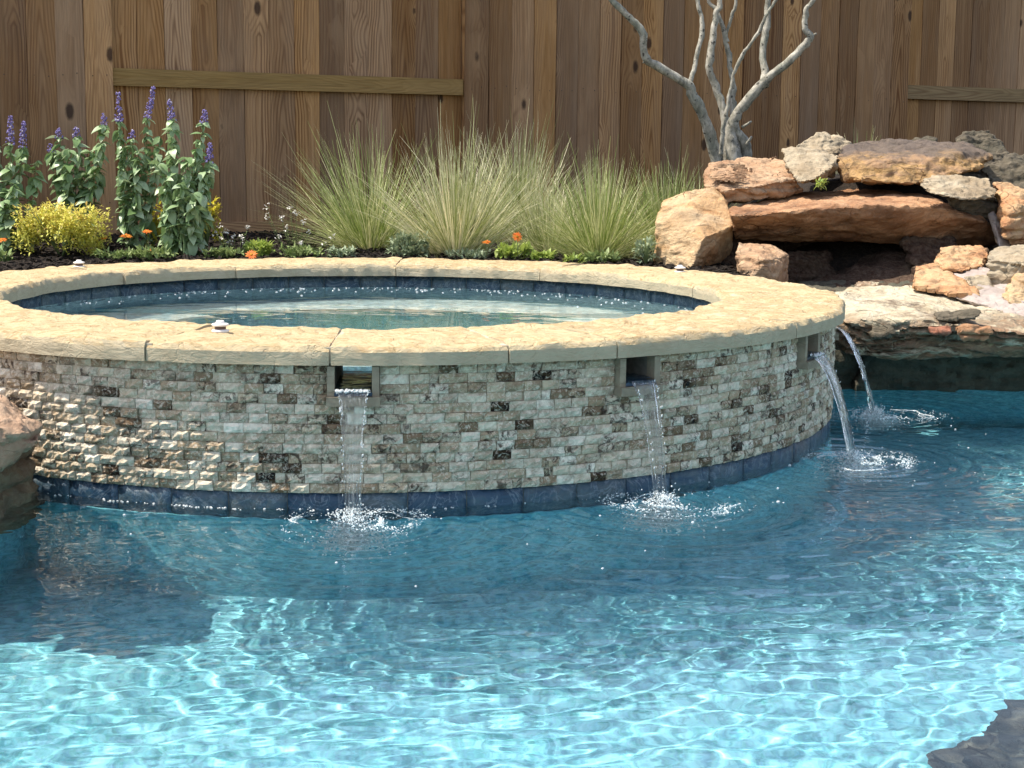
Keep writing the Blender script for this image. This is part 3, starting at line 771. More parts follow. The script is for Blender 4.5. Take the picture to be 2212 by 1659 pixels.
# ------------------------------------------------------------------ rocks
def rock(name, label, pts, mat, cat='rock', group=None, smooth=3, amp=.022, strata=.012, lf=10.0, seed=0, vox=None, chip=.010, parent=None, raw=False):
    W = np.array([p if raw else P(*p) for p in pts]); base = np.array([W[:, 0].mean(), W[:, 1].mean(), W[:, 2].min()])
    bm = bmesh.new()
    for p in W - base: bm.verts.new(p)
    res = bmesh.ops.convex_hull(bm, input=bm.verts)
    bmesh.ops.delete(bm, geom=[v for v in bm.verts if not v.link_faces], context='VERTS')
    me = bpy.data.meshes.new('t'); bm.to_mesh(me); bm.free()
    o = bpy.data.objects.new('t', me); COL.objects.link(o)
    size = np.ptp(W, axis=0).max(); v = vox or max(.006, size/90)
    md = o.modifiers.new('r', 'REMESH'); md.mode = 'VOXEL'; md.voxel_size = v
    dg = bpy.context.evaluated_depsgraph_get(); m2 = bpy.data.meshes.new_from_object(o.evaluated_get(dg)); bpy.data.objects.remove(o); bpy.data.meshes.remove(me)
    bm = bmesh.new(); bm.from_mesh(m2)
    for _ in range(smooth): bmesh.ops.smooth_vert(bm, verts=bm.verts, factor=.5, use_axis_x=True, use_axis_y=True, use_axis_z=True)
    bm.normal_update()
    co = np.array([v_.co[:] for v_ in bm.verts]); no = np.array([v_.normal[:] for v_ in bm.verts]); bm.free()
    q = co + seed*3.7
    big = fbm(q*[3.2, 3.2, 4.5], 4); mid = fbm(q*[11, 11, 14] + 5, 4)
    warp = .06*fbm(q*2.5 + 9, 3)
    L = (q[:, 2] + q[:, 0]*.08 + warp)*lf
    fl = np.floor(L*1.6); fr = L*1.6 - fl
    step = (noise3(np.stack([fl*1.37, q[:, 0]*1.2, q[:, 1]*1.2], 1)))
    lay = step*1.0 - .55*np.exp(-((fr-.5)/.12)**2)*(noise3(q*[4, 4, 2]+40) > -.02) + .35*noise3(np.stack([q[:, 0]*3, q[:, 1]*3, L*2.2], 1))
    side = 1 - np.abs(no[:, 2])**2
    rg = 1 - np.abs(fbm(q*[8, 8, 12] + 31, 3))*2.2
    disp = amp*big*1.5 + amp*1.0*mid + strata*lay*side*2.6 - chip*np.clip(rg-.55, 0, 1)*2.2 + amp*.35*fbm(q*[34, 34, 44], 2)
    co2 = co + no*disp[:, None]
    m2.vertices.foreach_set('co', co2.astype(np.float32).ravel()); m2.polygons.foreach_set('use_smooth', np.ones(len(m2.polygons), bool)); m2.update(); m2.set_sharp_from_angle(angle=R_(38)); m2.name = name
    m2.materials.clear()
    ob = obj(name, m2, mat, parent, base if parent is None else tuple(Vector(base) - parent.location))
    if not parent: tag(ob, label, cat, group)
    return ob
RG = None
ORANGE = rock_mat('orange sandstone', (.40, .17, .075), (.54, .29, .14), (.60, .40, .22), dark_amt=.4, seed=1)
BUFF = rock_mat('buff sandstone', (.42, .22, .095), (.56, .35, .175), (.62, .45, .27), dark_amt=.3, seed=2)
REDB = rock_mat('red brown sandstone', (.19, .085, .04), (.35, .175, .085), (.54, .31, .17), dark_amt=.6, seed=3)
PINK = rock_mat('pinkish sandstone', (.33, .175, .095), (.47, .29, .17), (.55, .39, .25), dark_amt=.55, seed=4)
DARK = rock_mat('dark lichened stone', (.075, .07, .05), (.12, .10, .07), (.17, .14, .10), dark_amt=.85, seed=5, pale=(.24, .23, .18))
YEL = rock_mat('ochre stone dark on top', (.26, .14, .07), (.44, .27, .11), (.38, .23, .13), dark_amt=.7, seed=6, top=(.105, .15))
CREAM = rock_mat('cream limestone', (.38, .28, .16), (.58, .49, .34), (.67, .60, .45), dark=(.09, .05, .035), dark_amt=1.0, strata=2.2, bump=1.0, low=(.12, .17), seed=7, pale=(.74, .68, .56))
GREYB = rock_mat('grey tan stone', (.25, .19, .12), (.38, .30, .20), (.46, .39, .28), dark_amt=.55, seed=8)
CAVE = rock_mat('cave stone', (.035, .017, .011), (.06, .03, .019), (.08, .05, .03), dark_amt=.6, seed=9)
WALLD = rock_mat('dark wet stone', (.05, .06, .05), (.09, .09, .07), (.13, .12, .09), dark_amt=.7, seed=10, pale=(.15, .15, .12))

def ext(front, back):
    return front + back
rock('boulder', 'tall upright buff boulder standing left of the rock arch', [
    (1409, 592, 6.85), (1413, 480, 6.85), (1428, 440, 6.9), (1481, 412, 6.95), (1553, 404, 7.05), (1570, 447, 6.95), (1588, 487, 6.78), (1522, 512, 6.62), (1488, 592, 6.60), (1570, 595, 7.02),
    (1440, 590, 7.2), (1435, 430, 7.15), (1560, 430, 7.25), (1575, 590, 7.3)], BUFF, 'boulder', smooth=1, amp=.009, strata=.002, seed=1, chip=.006)
rock('boulder', 'small faceted pinkish boulder in front of the cave mouth', [
    (1588, 605, 6.42), (1589, 548, 6.40), (1593, 521, 6.5), (1665, 527, 6.55), (1707, 552, 6.48), (1702, 612, 6.45), (1650, 560, 6.28), (1612, 603, 6.30), (1668, 614, 6.30), (1600, 530, 6.7), (1700, 545, 6.7), (1700, 610, 6.7), (1600, 610, 6.7)],
    PINK, 'boulder', smooth=1, amp=.007, strata=.003, seed=2)
rock('ledge_rock', 'flat pinkish ledge stone behind the tall buff boulder, below the tree', [
    (1519, 402, 7.1), (1518, 364, 7.2), (1528, 352, 7.35), (1601, 345, 7.6), (1680, 340, 7.65), (1700, 355, 7.5), (1728, 364, 7.35), (1728, 384, 7.1), (1634, 400, 6.98), (1564, 411, 6.95), (1566, 443, 7.0), (1732, 419, 7.15), (1660, 430, 7.05), (1530, 430, 7.4)],
    PINK, seed=3, amp=.014, strata=.012, smooth=1)
rock('ledge_rock', 'lumpy weathered stone lying on the pinkish ledge stone', [
    (1528, 388, 7.02), (1530, 366, 7.12), (1560, 352, 7.2), (1600, 352, 7.2), (1628, 366, 7.1), (1632, 380, 7.02), (1600, 392, 6.96), (1550, 394, 6.97)], PINK, seed=23, amp=.014, strata=.010, smooth=1)
rock('wedge_rock', 'tan wedge shaped stone left of the long dark topped rock', [
    (1688, 322, 7.4), (1697, 358, 7.2), (1732, 396, 7.05), (1757, 388, 7.02), (1811, 348, 7.15), (1812, 335, 7.3), (1760, 330, 7.5), (1700, 318, 7.6), (1800, 385, 7.3), (1730, 390, 7.4)],
    GREYB, seed=4, amp=.014, strata=.012, smooth=1)
rock('peaked_rock', 'pale peaked stone topped with lichen, highest left of the pile', [
    (1700, 335, 7.6), (1712, 316, 7.6), (1741, 299, 7.65), (1766, 286, 7.7), (1786, 287, 7.75), (1800, 295, 7.7), (1835, 309, 7.7), (1828, 348, 7.6), (1760, 352, 7.5), (1720, 350, 7.9), (1830, 340, 8.0), (1780, 290, 7.9)],
    GREYB, seed=5, amp=.02, strata=.010, smooth=1)
rock('long_rock', 'long ochre rock with blackened top lying across the pile', [
    (1806, 345, 7.3), (1817, 322, 7.45), (1850, 308, 7.6), (1887, 303, 7.65), (1960, 303, 7.7), (2034, 308, 7.7), (2086, 306, 7.6), (2110, 318, 7.5), (2144, 338, 7.4), (2126, 360, 7.3), (2088, 372, 7.15), (2030, 380, 7.1),
    (1990, 400, 7.05), (1940, 398, 7.05), (1857, 392, 7.02), (1822, 390, 7.2), (1868, 350, 7.12), (2060, 335, 7.2), (1850, 330, 7.9), (2100, 330, 7.9), (2000, 390, 7.5)],
    YEL, seed=6, amp=.016, strata=.010, smooth=1)
rock('mossy_rock', 'small dark greenish stone peeking above the long ochre rock', [
    (1962, 312, 7.95), (1968, 301, 7.95), (1999, 291, 8.0), (2026, 298, 8.0), (2034, 315, 7.95), (1970, 330, 8.1), (2030, 330, 8.2), (1990, 325, 7.85)], DARK, seed=7, amp=.010, strata=.004, smooth=1)
rock('dark_boulder', 'dark grey lichen covered boulder at the right back of the pile', [
    (2060, 340, 7.9), (2066, 303, 7.9), (2080, 288, 7.95), (2113, 274, 8.0), (2136, 277, 8.0), (2158, 296, 8.0), (2180, 326, 7.9), (2190, 400, 7.7), (2080, 400, 7.75), (2100, 300, 8.3), (2160, 310, 8.3), (2180, 400, 8.2)],
    DARK, seed=8, amp=.022, strata=.008)
rock('dark_boulder', 'dark brown shaded rock at the right edge below the grey boulder', [
    (2120, 365, 7.5), (2170, 335, 7.6), (2212, 330, 7.7), (2290, 335, 7.8), (2330, 380, 7.7), (2310, 430, 7.4), (2200, 425, 7.35), (2130, 410, 7.35), (2200, 350, 8.0), (2310, 350, 8.1), (2250, 440, 7.8)],
    DARK, seed=9, amp=.022, strata=.012)
rock('arch_slab', 'long thick red brown slab bridging the cave mouth', [
    (1570, 446, 6.95), (1649, 431, 7.15), (1732, 415, 7.35), (1861, 405, 7.5), (1992, 416, 7.3), (2067, 447, 6.85), (2124, 462, 6.85), (2144, 478, 6.85), (2153, 498, 6.9), (2160, 534, 7.0),
    (1574, 466, 6.58), (1678, 458, 6.59), (1763, 450, 6.62), (1835, 445, 6.65), (1999, 441, 6.72), (2060, 458, 6.78), (2130, 480, 6.80),
    (1588, 520, 6.86), (1762, 520, 6.88), (1894, 522, 6.92), (2003, 527, 6.96), (2120, 532, 7.0), (2158, 532, 7.02), (1600, 500, 7.4), (2120, 520, 7.4)],
    REDB, seed=10, amp=.009, strata=.004, smooth=1)
rock('flat_rock', 'flat oval layered stone sitting on the right end of the long red brown slab', [
    (1988, 402, 6.72), (1994, 382, 6.8), (2014, 375, 6.9), (2069, 376, 6.95), (2134, 385, 6.9), (2158, 411, 6.75), (2150, 426, 6.66), (2091, 433, 6.58), (2025, 422, 6.6), (2000, 414, 6.66), (2030, 400, 7.1), (2140, 410, 7.1)],
    GREYB, seed=11, amp=.009, strata=.012, smooth=3, lf=22)
rock('stone_block', 'dark stone block wedged under the flat oval stone', [
    (2040, 425, 6.8), (2150, 425, 6.85), (2160, 470, 6.85), (2120, 475, 6.85), (2050, 450, 6.8), (2060, 430, 7.1), (2150, 430, 7.1), (2150, 465, 7.1)], DARK, seed=12, amp=.010, strata=.008)
rock('orange_boulder', 'tan orange layered boulder cut by the right edge of the picture', [
    (2150, 392, 7.0), (2180, 394, 7.1), (2215, 424, 7.0), (2290, 440, 7.0), (2300, 530, 6.8), (2180, 530, 6.66), (2168, 492, 6.62), (2176, 450, 6.68), (2155, 420, 6.85), (2200, 440, 6.7), (2180, 420, 7.3), (2290, 450, 7.3), (2250, 535, 7.2)],
    ORANGE, seed=13, amp=.016, strata=.014)
rock('orange_rock', 'bright orange rock right of the cave mouth', [
    (2012, 574, 6.3), (2022, 541, 6.35), (2036, 529, 6.45), (2091, 524, 6.5), (2136, 532, 6.5), (2140, 560, 6.35), (2126, 576, 6.25), (2080, 587, 6.2), (2040, 583, 6.22), (2050, 545, 6.75), (2130, 545, 6.75), (2090, 590, 6.7)],
    ORANGE, seed=14, amp=.016, strata=.010, smooth=1)
rock('block_rock', 'grey brown squarish block with shaded front at the right edge', [
    (2128, 562, 6.12), (2143, 537, 6.4), (2212, 527, 6.5), (2290, 528, 6.5), (2280, 562, 6.10), (2212, 561, 6.06), (2138, 622, 6.1), (2180, 640, 6.05), (2280, 640, 6.1), (2150, 620, 6.5), (2280, 620, 6.5)],
    GREYB, seed=15, amp=.010, strata=.010, smooth=1)
rock('tan_rock', 'tan orange layered stone resting on the pale slab below the bright orange rock', [
    (1970, 600, 6.1), (1980, 573, 6.25), (2016, 571, 6.3), (2046, 587, 6.2), (2106, 619, 6.0), (2106, 643, 5.95), (2040, 636, 5.95), (1980, 621, 6.0), (2000, 600, 6.6), (2100, 610, 6.5), (2090, 640, 6.4)],
    ORANGE, seed=16, amp=.012, strata=.014, smooth=1)
rock('tan_rock', 'small cream stone wedged between the tan orange stone and the grey brown block', [
    (2082, 598, 6.05), (2112, 590, 6.1), (2134, 596, 6.1), (2160, 643, 5.97), (2112, 638, 5.97), (2092, 618, 6.0), (2110, 600, 6.4), (2150, 630, 6.4)], GREYB, seed=17, amp=.010, strata=.010)
rock('tan_rock', 'yellowish tan pitted stone at the right edge above the pale slab', [
    (2162, 642, 5.9), (2174, 619, 5.92), (2196, 594, 5.98), (2215, 586, 6.0), (2270, 590, 6.0), (2290, 640, 5.9), (2260, 668, 5.82), (2188, 664, 5.82), (2190, 600, 6.3), (2270, 610, 6.3), (2230, 660, 6.2)],
    BUFF, seed=18, amp=.016, strata=.014)
# mortar between the stones
MR = rock_mat('rough pale mortar', (.34, .27, .25), (.41, .34, .31), (.46, .40, .37), dark_amt=.03, bump=.4, seed=12)
rock('mortar_bed', 'pale pinkish mortar packed between the orange and tan stones', [
    (2010, 580, 6.3), (2060, 575, 6.3), (2130, 575, 6.25), (2160, 610, 6.1), (2220, 640, 5.95), (2300, 650, 5.9), (2300, 715, 5.72), (2212, 690, 5.72), (2110, 655, 5.85), (2000, 622, 6.06), (1965, 618, 6.1), (2020, 640, 6.6), (2300, 650, 6.6)],
    MR, 'mortar', seed=19, amp=.012, strata=.0)
rock('mortar_bed', 'white trickling mortar seam right of the long red brown slab', [
    (2132, 462, 6.82), (2148, 450, 6.82), (2168, 480, 6.78), (2184, 534, 6.72), (2158, 534, 6.70), (2150, 492, 6.72), (2160, 500, 7.1), (2170, 534, 7.1)], MR, 'mortar', seed=20, amp=.006, strata=0)
# pale slab over the water
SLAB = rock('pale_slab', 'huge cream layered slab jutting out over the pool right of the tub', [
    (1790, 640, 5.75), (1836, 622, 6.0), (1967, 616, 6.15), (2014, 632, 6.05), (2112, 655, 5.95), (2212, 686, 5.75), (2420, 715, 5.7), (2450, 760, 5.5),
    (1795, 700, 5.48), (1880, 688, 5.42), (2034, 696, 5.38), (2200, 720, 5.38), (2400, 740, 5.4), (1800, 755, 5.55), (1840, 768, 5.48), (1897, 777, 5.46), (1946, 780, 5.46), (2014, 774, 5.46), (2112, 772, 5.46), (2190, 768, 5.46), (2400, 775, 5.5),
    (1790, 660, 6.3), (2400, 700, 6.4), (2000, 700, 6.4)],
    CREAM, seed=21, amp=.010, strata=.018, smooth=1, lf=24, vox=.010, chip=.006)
rock('pale_rock', 'pale lumpy stone at the back edge of the cream slab', [
    (1832, 630, 6.05), (1845, 612, 6.1), (1860, 606, 6.15), (1898, 609, 6.15), (1904, 622, 6.05), (1880, 636, 5.95), (1840, 634, 5.98), (1870, 620, 6.35)], CREAM, seed=22, amp=.012, strata=.008)
# inset stones in the slab front
rock('inset_stone', None, [
    (2012, 678, 5.46), (2020, 672, 5.44), (2062, 668, 5.45), (2115, 668, 5.46), (2118, 686, 5.40), (2080, 692, 5.37), (2030, 696, 5.37), (2060, 680, 5.6)], DARK, seed=31, amp=.008, strata=.006, parent=SLAB)
rock('inset_stone', None, [
    (2005, 708, 5.37), (2020, 702, 5.36), (2054, 702, 5.36), (2060, 716, 5.34), (2045, 728, 5.35), (2010, 722, 5.35), (2030, 714, 5.5)], rock_mat('red rock', (.35, .12, .07), (.42, .18, .11), (.45, .24, .16), dark_amt=.3, seed=14), seed=32, amp=.008, strata=.004, parent=SLAB)
rock('inset_stone', None, [
    (1878, 716, 5.40), (1886, 704, 5.41), (1924, 704, 5.40), (1934, 720, 5.38), (1926, 734, 5.38), (1884, 730, 5.38), (1905, 718, 5.55)], DARK, seed=33, amp=.008, strata=.008, parent=SLAB)
rock('inset_stone', None, [
    (2058, 706, 5.38), (2080, 698, 5.38), (2140, 702, 5.38), (2150, 724, 5.36), (2130, 744, 5.37), (2080, 742, 5.36), (2062, 722, 5.35), (2100, 720, 5.55)], REDB, seed=34, amp=.008, strata=.012, parent=SLAB)
# cave
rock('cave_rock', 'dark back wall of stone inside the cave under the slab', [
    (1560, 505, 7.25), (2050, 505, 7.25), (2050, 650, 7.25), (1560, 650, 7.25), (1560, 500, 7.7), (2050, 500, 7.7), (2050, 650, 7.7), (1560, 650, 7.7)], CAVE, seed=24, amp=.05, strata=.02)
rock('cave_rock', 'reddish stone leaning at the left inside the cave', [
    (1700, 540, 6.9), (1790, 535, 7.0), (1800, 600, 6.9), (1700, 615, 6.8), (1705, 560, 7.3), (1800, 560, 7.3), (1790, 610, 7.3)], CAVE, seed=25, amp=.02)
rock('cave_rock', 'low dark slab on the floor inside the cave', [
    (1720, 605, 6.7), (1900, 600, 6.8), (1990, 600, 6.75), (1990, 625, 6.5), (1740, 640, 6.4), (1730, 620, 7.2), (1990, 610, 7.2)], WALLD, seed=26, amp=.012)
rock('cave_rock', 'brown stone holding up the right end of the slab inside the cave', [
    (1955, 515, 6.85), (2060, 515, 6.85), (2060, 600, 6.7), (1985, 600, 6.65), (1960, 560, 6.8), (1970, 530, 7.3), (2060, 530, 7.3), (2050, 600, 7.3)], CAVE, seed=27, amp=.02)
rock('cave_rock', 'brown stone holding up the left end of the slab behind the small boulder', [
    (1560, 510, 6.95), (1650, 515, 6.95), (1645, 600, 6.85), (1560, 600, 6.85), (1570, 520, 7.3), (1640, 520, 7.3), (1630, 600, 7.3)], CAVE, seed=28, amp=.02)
# bank body under the pile
rock('bank_rock', 'earthy rock bank underneath the stone pile', [(x, y, z) for x, y, z in
    [(1.1, 6.25, .1), (1.1, 6.25, .25), (3.6, 6.1, .1), (3.6, 6.1, .33), (1.2, 7.6, .2), (1.2, 7.6, .36), (4.0, 8.3, .2), (4.0, 8.3, .6), (2.3, 7.7, .62), (3.9, 7.2, .6)]], CAVE, seed=29, amp=.03, raw=True, vox=.04)
# dark wall stones under the slab, at the waterline
labs = ['first dark wet stone under the cream slab, next to the tub', 'second dark wet stone from the tub under the cream slab', 'third dark wet stone from the tub under the cream slab',
        'fourth dark wet stone from the tub, reddish, at the right edge of the picture', 'dark wet stone beyond the right picture edge under the cream slab', 'last dark wet stone under the far right end of the cream slab']
for k in range(6):
    x0 = .96 + k*.34; x1 = x0 + .40; r = random.Random(k); d = 5.84 + r.uniform(-.02, .03)
    pts = [(x0, d, -.05), (x1, d, -.05), (x0, d-.01, .02), (x1, d, .02), (x0+.03, d-.02, .17), (x1-.02, d-.01, .20), (x0, d+.35, -.05), (x1, d+.35, -.05), (x0, d+.35, .26), (x1, d+.35, .26)]
    rock('wall_stone', labs[k], pts, REDB if k == 3 else WALLD, 'stone', 'dark stones along the waterline under the cream slab', seed=50+k, amp=.02, raw=True, vox=.014)
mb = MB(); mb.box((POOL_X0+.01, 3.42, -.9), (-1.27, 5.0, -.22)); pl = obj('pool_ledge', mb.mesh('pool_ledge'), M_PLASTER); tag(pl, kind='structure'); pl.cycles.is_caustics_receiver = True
mb = MB(); mb.box((.80, 5.884, -1.6), (POOL_X1+.3, 6.5, .235)); tag(obj('pool_bank', mb.mesh('pool_bank'), WALLD), kind='structure')
# left boulders
rock('boulder', 'orange tan boulder overhanging the pool at the left edge of the picture', [
    (-30, 835, 3.75), (14, 850, 3.70), (46, 872, 3.68), (84, 899, 3.66), (104, 918, 3.64), (105, 938, 3.60), (96, 955, 3.55), (70, 972, 3.50), (0, 1012, 3.40), (-60, 1040, 3.35),
    (-200, 860, 3.7), (-260, 960, 3.4), (-260, 1040, 3.35), (-30, 900, 3.38), (40, 935, 3.42), (-200, 900, 3.3), (50, 890, 3.85), (90, 930, 3.82), (-120, 850, 4.0), (-200, 1000, 3.9), (60, 960, 3.82)],
    rock_mat('left boulder stone', (.36, .20, .12), (.50, .33, .22), (.56, .40, .28), dark_amt=.3, seed=15), 'boulder', seed=41, amp=.018, strata=.008, smooth=1)
rock('base_rock', 'mossy brown stone under the left overhanging boulder at the waterline', [(x, y, z) for x, y, z in
    [(-1.30, 3.48, .22), (-1.215, 3.86, .22), (-1.27, 3.55, -.24), (-1.22, 3.90, -.24), (-1.22, 3.55, .0), (-1.19, 3.88, .05), (-2.4, 3.3, .2), (-2.4, 4.3, .2), (-2.4, 3.3, -.24), (-2.4, 4.3, -.24), (-1.5, 3.4, -.24), (-1.55, 3.35, .15)]],
    rock_mat('mossy brown stone', (.13, .09, .055), (.20, .14, .09), (.24, .18, .11), dark_amt=.6, seed=16), seed=42, amp=.02, raw=True)
for k, (lb, x, y, w, h) in enumerate([('unseen tan boulder added on the left pool edge to shade the water', -2.05, 2.95, .40, .36), ('unseen squat boulder added behind the first one to shade the water', -2.1, 2.3, .3, .2)]):
    pts = [(x + math.cos(a)*w*q, y + math.sin(a)*w*q, z) for a in np.linspace(0, 5.6, 8) for z, q in ((-.1, .8), (h*.55, 1.0), (h, .55))]
    rock('boulder', lb, pts, ORANGE, 'boulder', seed=60+k, raw=True)  # unseen boulders added so their shadow falls across the left water
# made-up dark shape under water standing in for a reflection, bottom right
rock('reflection_shape', 'dark shape added under the water for a reflection in the lower right corner', [(x, y, z) for x, y, z in
    [(.84, 2.78, -.58), (.97, 2.86, -.44), (1.35, 2.95, -.36), (.90, 2.5, -.54), (1.08, 2.3, -.40), (1.45, 2.2, -.34), (.74, 2.66, -.8), (.80, 2.3, -.8), (1.6, 3.0, -.8), (1.6, 2.1, -.8), (1.12, 2.68, -.30)]],
    rock_mat('dark reflection tone', (.008, .02, .03), (.025, .045, .055), (.12, .13, .11), dark_amt=.7, seed=17, pale=(.12, .14, .14)), seed=43, smooth=5, amp=.075, raw=True)

# ------------------------------------------------------------------ tree
tb = P(1580, 345, 8.55); tree = empty('tree', (tb[0], tb[1], tb[2]-.08), 'bare grey multi stemmed tree with mottled bark in front of the fence', 'tree')
def limb(name, pts, rad, mat=M_BARK, d0=8.55):
    W = [Vector(P(p[0], p[1], d0 + (p[2] if len(p) > 2 else 0))) for p in pts]; n_ = len(W); out = []; rr = []
    for i in range(n_-1):
        a, b = W[i], W[i+1]; p0 = W[max(i-1, 0)]; p3 = W[min(i+2, n_-1)]
        for k in range(7):
            t = k/7; out.append(.5*((2*a) + (b-p0)*t + (2*p0 - 5*a + 4*b - p3)*t*t + (3*a - p0 - 3*b + p3)*t**3)); rr.append((rad[i] + (rad[i+1]-rad[i])*t))
    out.append(W[-1]); rr.append(rad[-1])
    out = np.array([tuple(v) for v in out]); nn = fbm(out*[9, 9, 9] + rad[0]*100, 3)
    n4 = fbm(out*[26, 26, 26] + 7 + rad[0]*50, 2); rr = rr*(1 + .28*nn + .30*np.clip(n4, 0, 1)); out = out + np.stack([nn + .8*n4, 0*nn, 0*nn], 1)*.010
    mb = MB(); mb.tube(out.tolist(), rr.tolist(), 12); me = mb.mesh(name, True, base=tuple(tree.location))
    V = np.empty(len(me.vertices)*3, np.float32); me.vertices.foreach_get('co', V); V = V.reshape(-1, 3); V += (fbm(V*45, 2)*.0035)[:, None]*np.array([1, 1, 0]); me.vertices.foreach_set('co', V.ravel().astype(np.float32))
    return obj(name, me, mat, tree)
q = 1/391.0
def tw(px): return px/2*q*.86
limb('trunk', [(1556, 362, 0), (1543, 325, 0), (1525, 262, -.03), (1497, 210, -.05), (1484, 182, -.06), (1420, 143, -.1), (1396, 125, -.12), (1386, 68, -.14), (1350, 28, -.15), (1322, -2, -.16), (1300, -60, -.17), (1290, -140, -.15)], [tw(x) for x in (38, 32, 27, 24, 23, 21, 21, 18, 16, 15, 14, 12)])
limb('branch', [(1487, 190, -.06), (1496, 165, -.02), (1506, 124, 0), (1517, 45, .03), (1506, -2, .04), (1500, -120, .05)], [tw(x) for x in (15, 13, 12, 11, 10, 9)])
limb('trunk', [(1577, 362, .05), (1572, 320, .05), (1563, 240, .08), (1548, 195, .1), (1531, 143, .1), (1537, 94, .12), (1547, 30, .14), (1556, -4, .15), (1562, -140, .16)], [tw(x) for x in (34, 26, 20, 18, 17, 16, 14, 13, 11)])
limb('trunk', [(1598, 362, .12), (1590, 300, .12), (1583, 235, .13), (1585, 195, .14), (1578, 150, .14), (1570, 105, .16), (1562, 60, .16), (1545, 20, .18), (1530, -10, .18), (1520, -120, .18)], [tw(x) for x in (36, 28, 17, 14, 12, 12, 11, 10, 9, 8)])
limb('branch', [(1570, 90, .16), (1572, 66, .15), (1582, 30, .14), (1591, -4, .13), (1600, -100, .1)], [tw(x) for x in (9, 8, 8, 7, 6)])
limb('branch', [(1556, 335, -.08), (1560, 290, -.09), (1570, 240, -.1), (1577, 200, -.1), (1585, 165, -.1), (1600, 124, -.12), (1626, 90, -.14), (1652, 41, -.16), (1678, -4, -.18), (1720, -90, -.2)], [tw(x) for x in (10, 10, 10, 9, 9, 9, 8, 8, 7, 6)])
limb('trunk', [(1590, 362, -.02), (1579, 310, -.02), (1580, 280, -.02), (1594, 245, -.04), (1645, 182, -.08), (1701, 135, -.12), (1735, 100, -.14), (1751, 80, -.15), (1739, 62, -.15), (1742, 22, -.16), (1760, -5, -.17), (1785, -90, -.2)], [tw(x) for x in (40, 30, 27, 26, 22, 18, 17, 17, 14, 13, 11, 9)])
limb('branch', [(1648, 185, -.08), (1652, 160, -.04), (1648, 112, 0), (1656, 49, .02), (1660, -4, .03), (1668, -120, .04)], [tw(x) for x in (21, 18, 17, 16, 15, 13)])
limb('trunk', [(1608, 362, .04), (1612, 325, .02), (1606, 305, .0), (1590, 282, -.01), (1580, 268, -.01)], [tw(x) for x in (34, 26, 24, 18, 8)])
for a, b in (((1397, 127), (1390, 136)), ((1604, 275), (1622, 262)), ((1386, 71), (1375, 60)), ((1745, 85), (1762, 72)), ((1612, 312), (1622, 295))):
    limb('twig', [(*a, -.05), (*b, -.08)], [tw(8), tw(4)])

# ------------------------------------------------------------------ plants
def rv(a, b): return random.uniform(a, b)
M_BLADE = leaf_mat('grass blade', (.19, .23, .07), (.40, .44, .18), .5, .22, 'tint', (.84, .78, .54))
M_BLADE2 = leaf_mat('green grass blade', (.14, .21, .045), (.36, .43, .13), .5, .22, 'tint', (.78, .74, .44))
def grass(px, py, d, label, n_=800, L=.62, spread=1.0, lean=0.0, mat=M_BLADE, seed=0, straw=.35, up=.0, rad=.05):
    b = P(px, py, d); z0 = float(bed_z(b[0], b[1])); z0 = min(z0, b[2]) - .02
    r = np.random.default_rng(seed+200); mb = MB()
    for k in range(n_):
        a = r.uniform(0, 2*PI); u = r.random()
        tilt = (1.32*u**.62 + .03)*spread if r.random() < .8 else abs(r.normal(0, .3)); tilt = min(tilt, 1.42)
        dead = r.random() < .10
        ln = L*r.uniform(.45, 1.0)*(1.0 - .12*tilt)*(1.22 if r.random() < .10 else 1)*(.55 if dead else 1)
        h = np.array([math.cos(a), math.sin(a)*.75]); p = np.array([b[0] + h[0]*abs(r.normal(0, rad)), b[1] + h[1]*abs(r.normal(0, rad)), z0])
        d0 = np.array([h[0]*math.sin(tilt) + lean*r.uniform(.2, 1), h[1]*math.sin(tilt), math.cos(tilt) + up]); d0 /= np.linalg.norm(d0)
        ns = 7; droop = r.uniform(-.04, .30)*(.5 + tilt) + (.5 if dead else 0); w = r.uniform(.0011, .0026); side = np.cross(d0, [0, 0, 1.]); side /= (np.linalg.norm(side)+1e-6)
        if r.random() < .6: side = np.array([1., 0, 0])
        bend = r.normal(0, .05); kink = np.array([h[1], -h[0], 0.])*bend; kt = r.uniform(.5, .9); kd = np.array([h[0], h[1], -1.])*(r.uniform(.1, .35) if r.random() < .12 else 0)
        V = []
        for i in range(ns+1):
            t = i/ns; c_ = p + d0*ln*t + np.array([d0[0], d0[1], -.9])*droop*ln*t*t*.5 + kink*ln*math.sin(t*3)*.6 + kd*ln*max(0, t-kt); wi = w*(1 - t**2*.85)
            V += [c_ - side*wi, c_ + side*wi]
        F = [(2*i, 2*i+1, 2*i+3, 2*i+2) for i in range(ns)]
        tt = np.repeat(np.linspace(0, 1, ns+1), 2)
        base = (.72 + .28*r.random()) if (r.random() < straw or dead) else r.uniform(.1, .6)
        mb.add(V, F, np.clip(base + (tt > .86)*.35*(r.random() < .6) + (tt < .15)*.25, 0, 1))
    o = obj('ornamental_grass', mb.mesh('ornamental_grass', attr='tint', base=(b[0], b[1], z0)), mat, None, (b[0], b[1], z0)); tag(o, label, 'ornamental grass', 'clumps of ornamental grass along the fence')
grass(795, 500, 7.45, 'leftmost ornamental grass clump, dark green and leaning left', 950, .66, .95, -.38, M_BLADE2, 1, .45)
grass(985, 535, 7.15, 'tall straw coloured grass clump in the middle behind the tub rim', 1150, .66, .80, -.05, M_BLADE, 2, .6, .12)
grass(1120, 470, 7.9, 'pale tall grass clump behind and right of the straw coloured one', 1050, .68, .85, .10, M_BLADE, 3, .5, .1)
grass(1295, 540, 7.15, 'rounded bright green grass clump left of the tall buff boulder', 1500, .54, 1.05, .04, M_BLADE2, 4, .45)
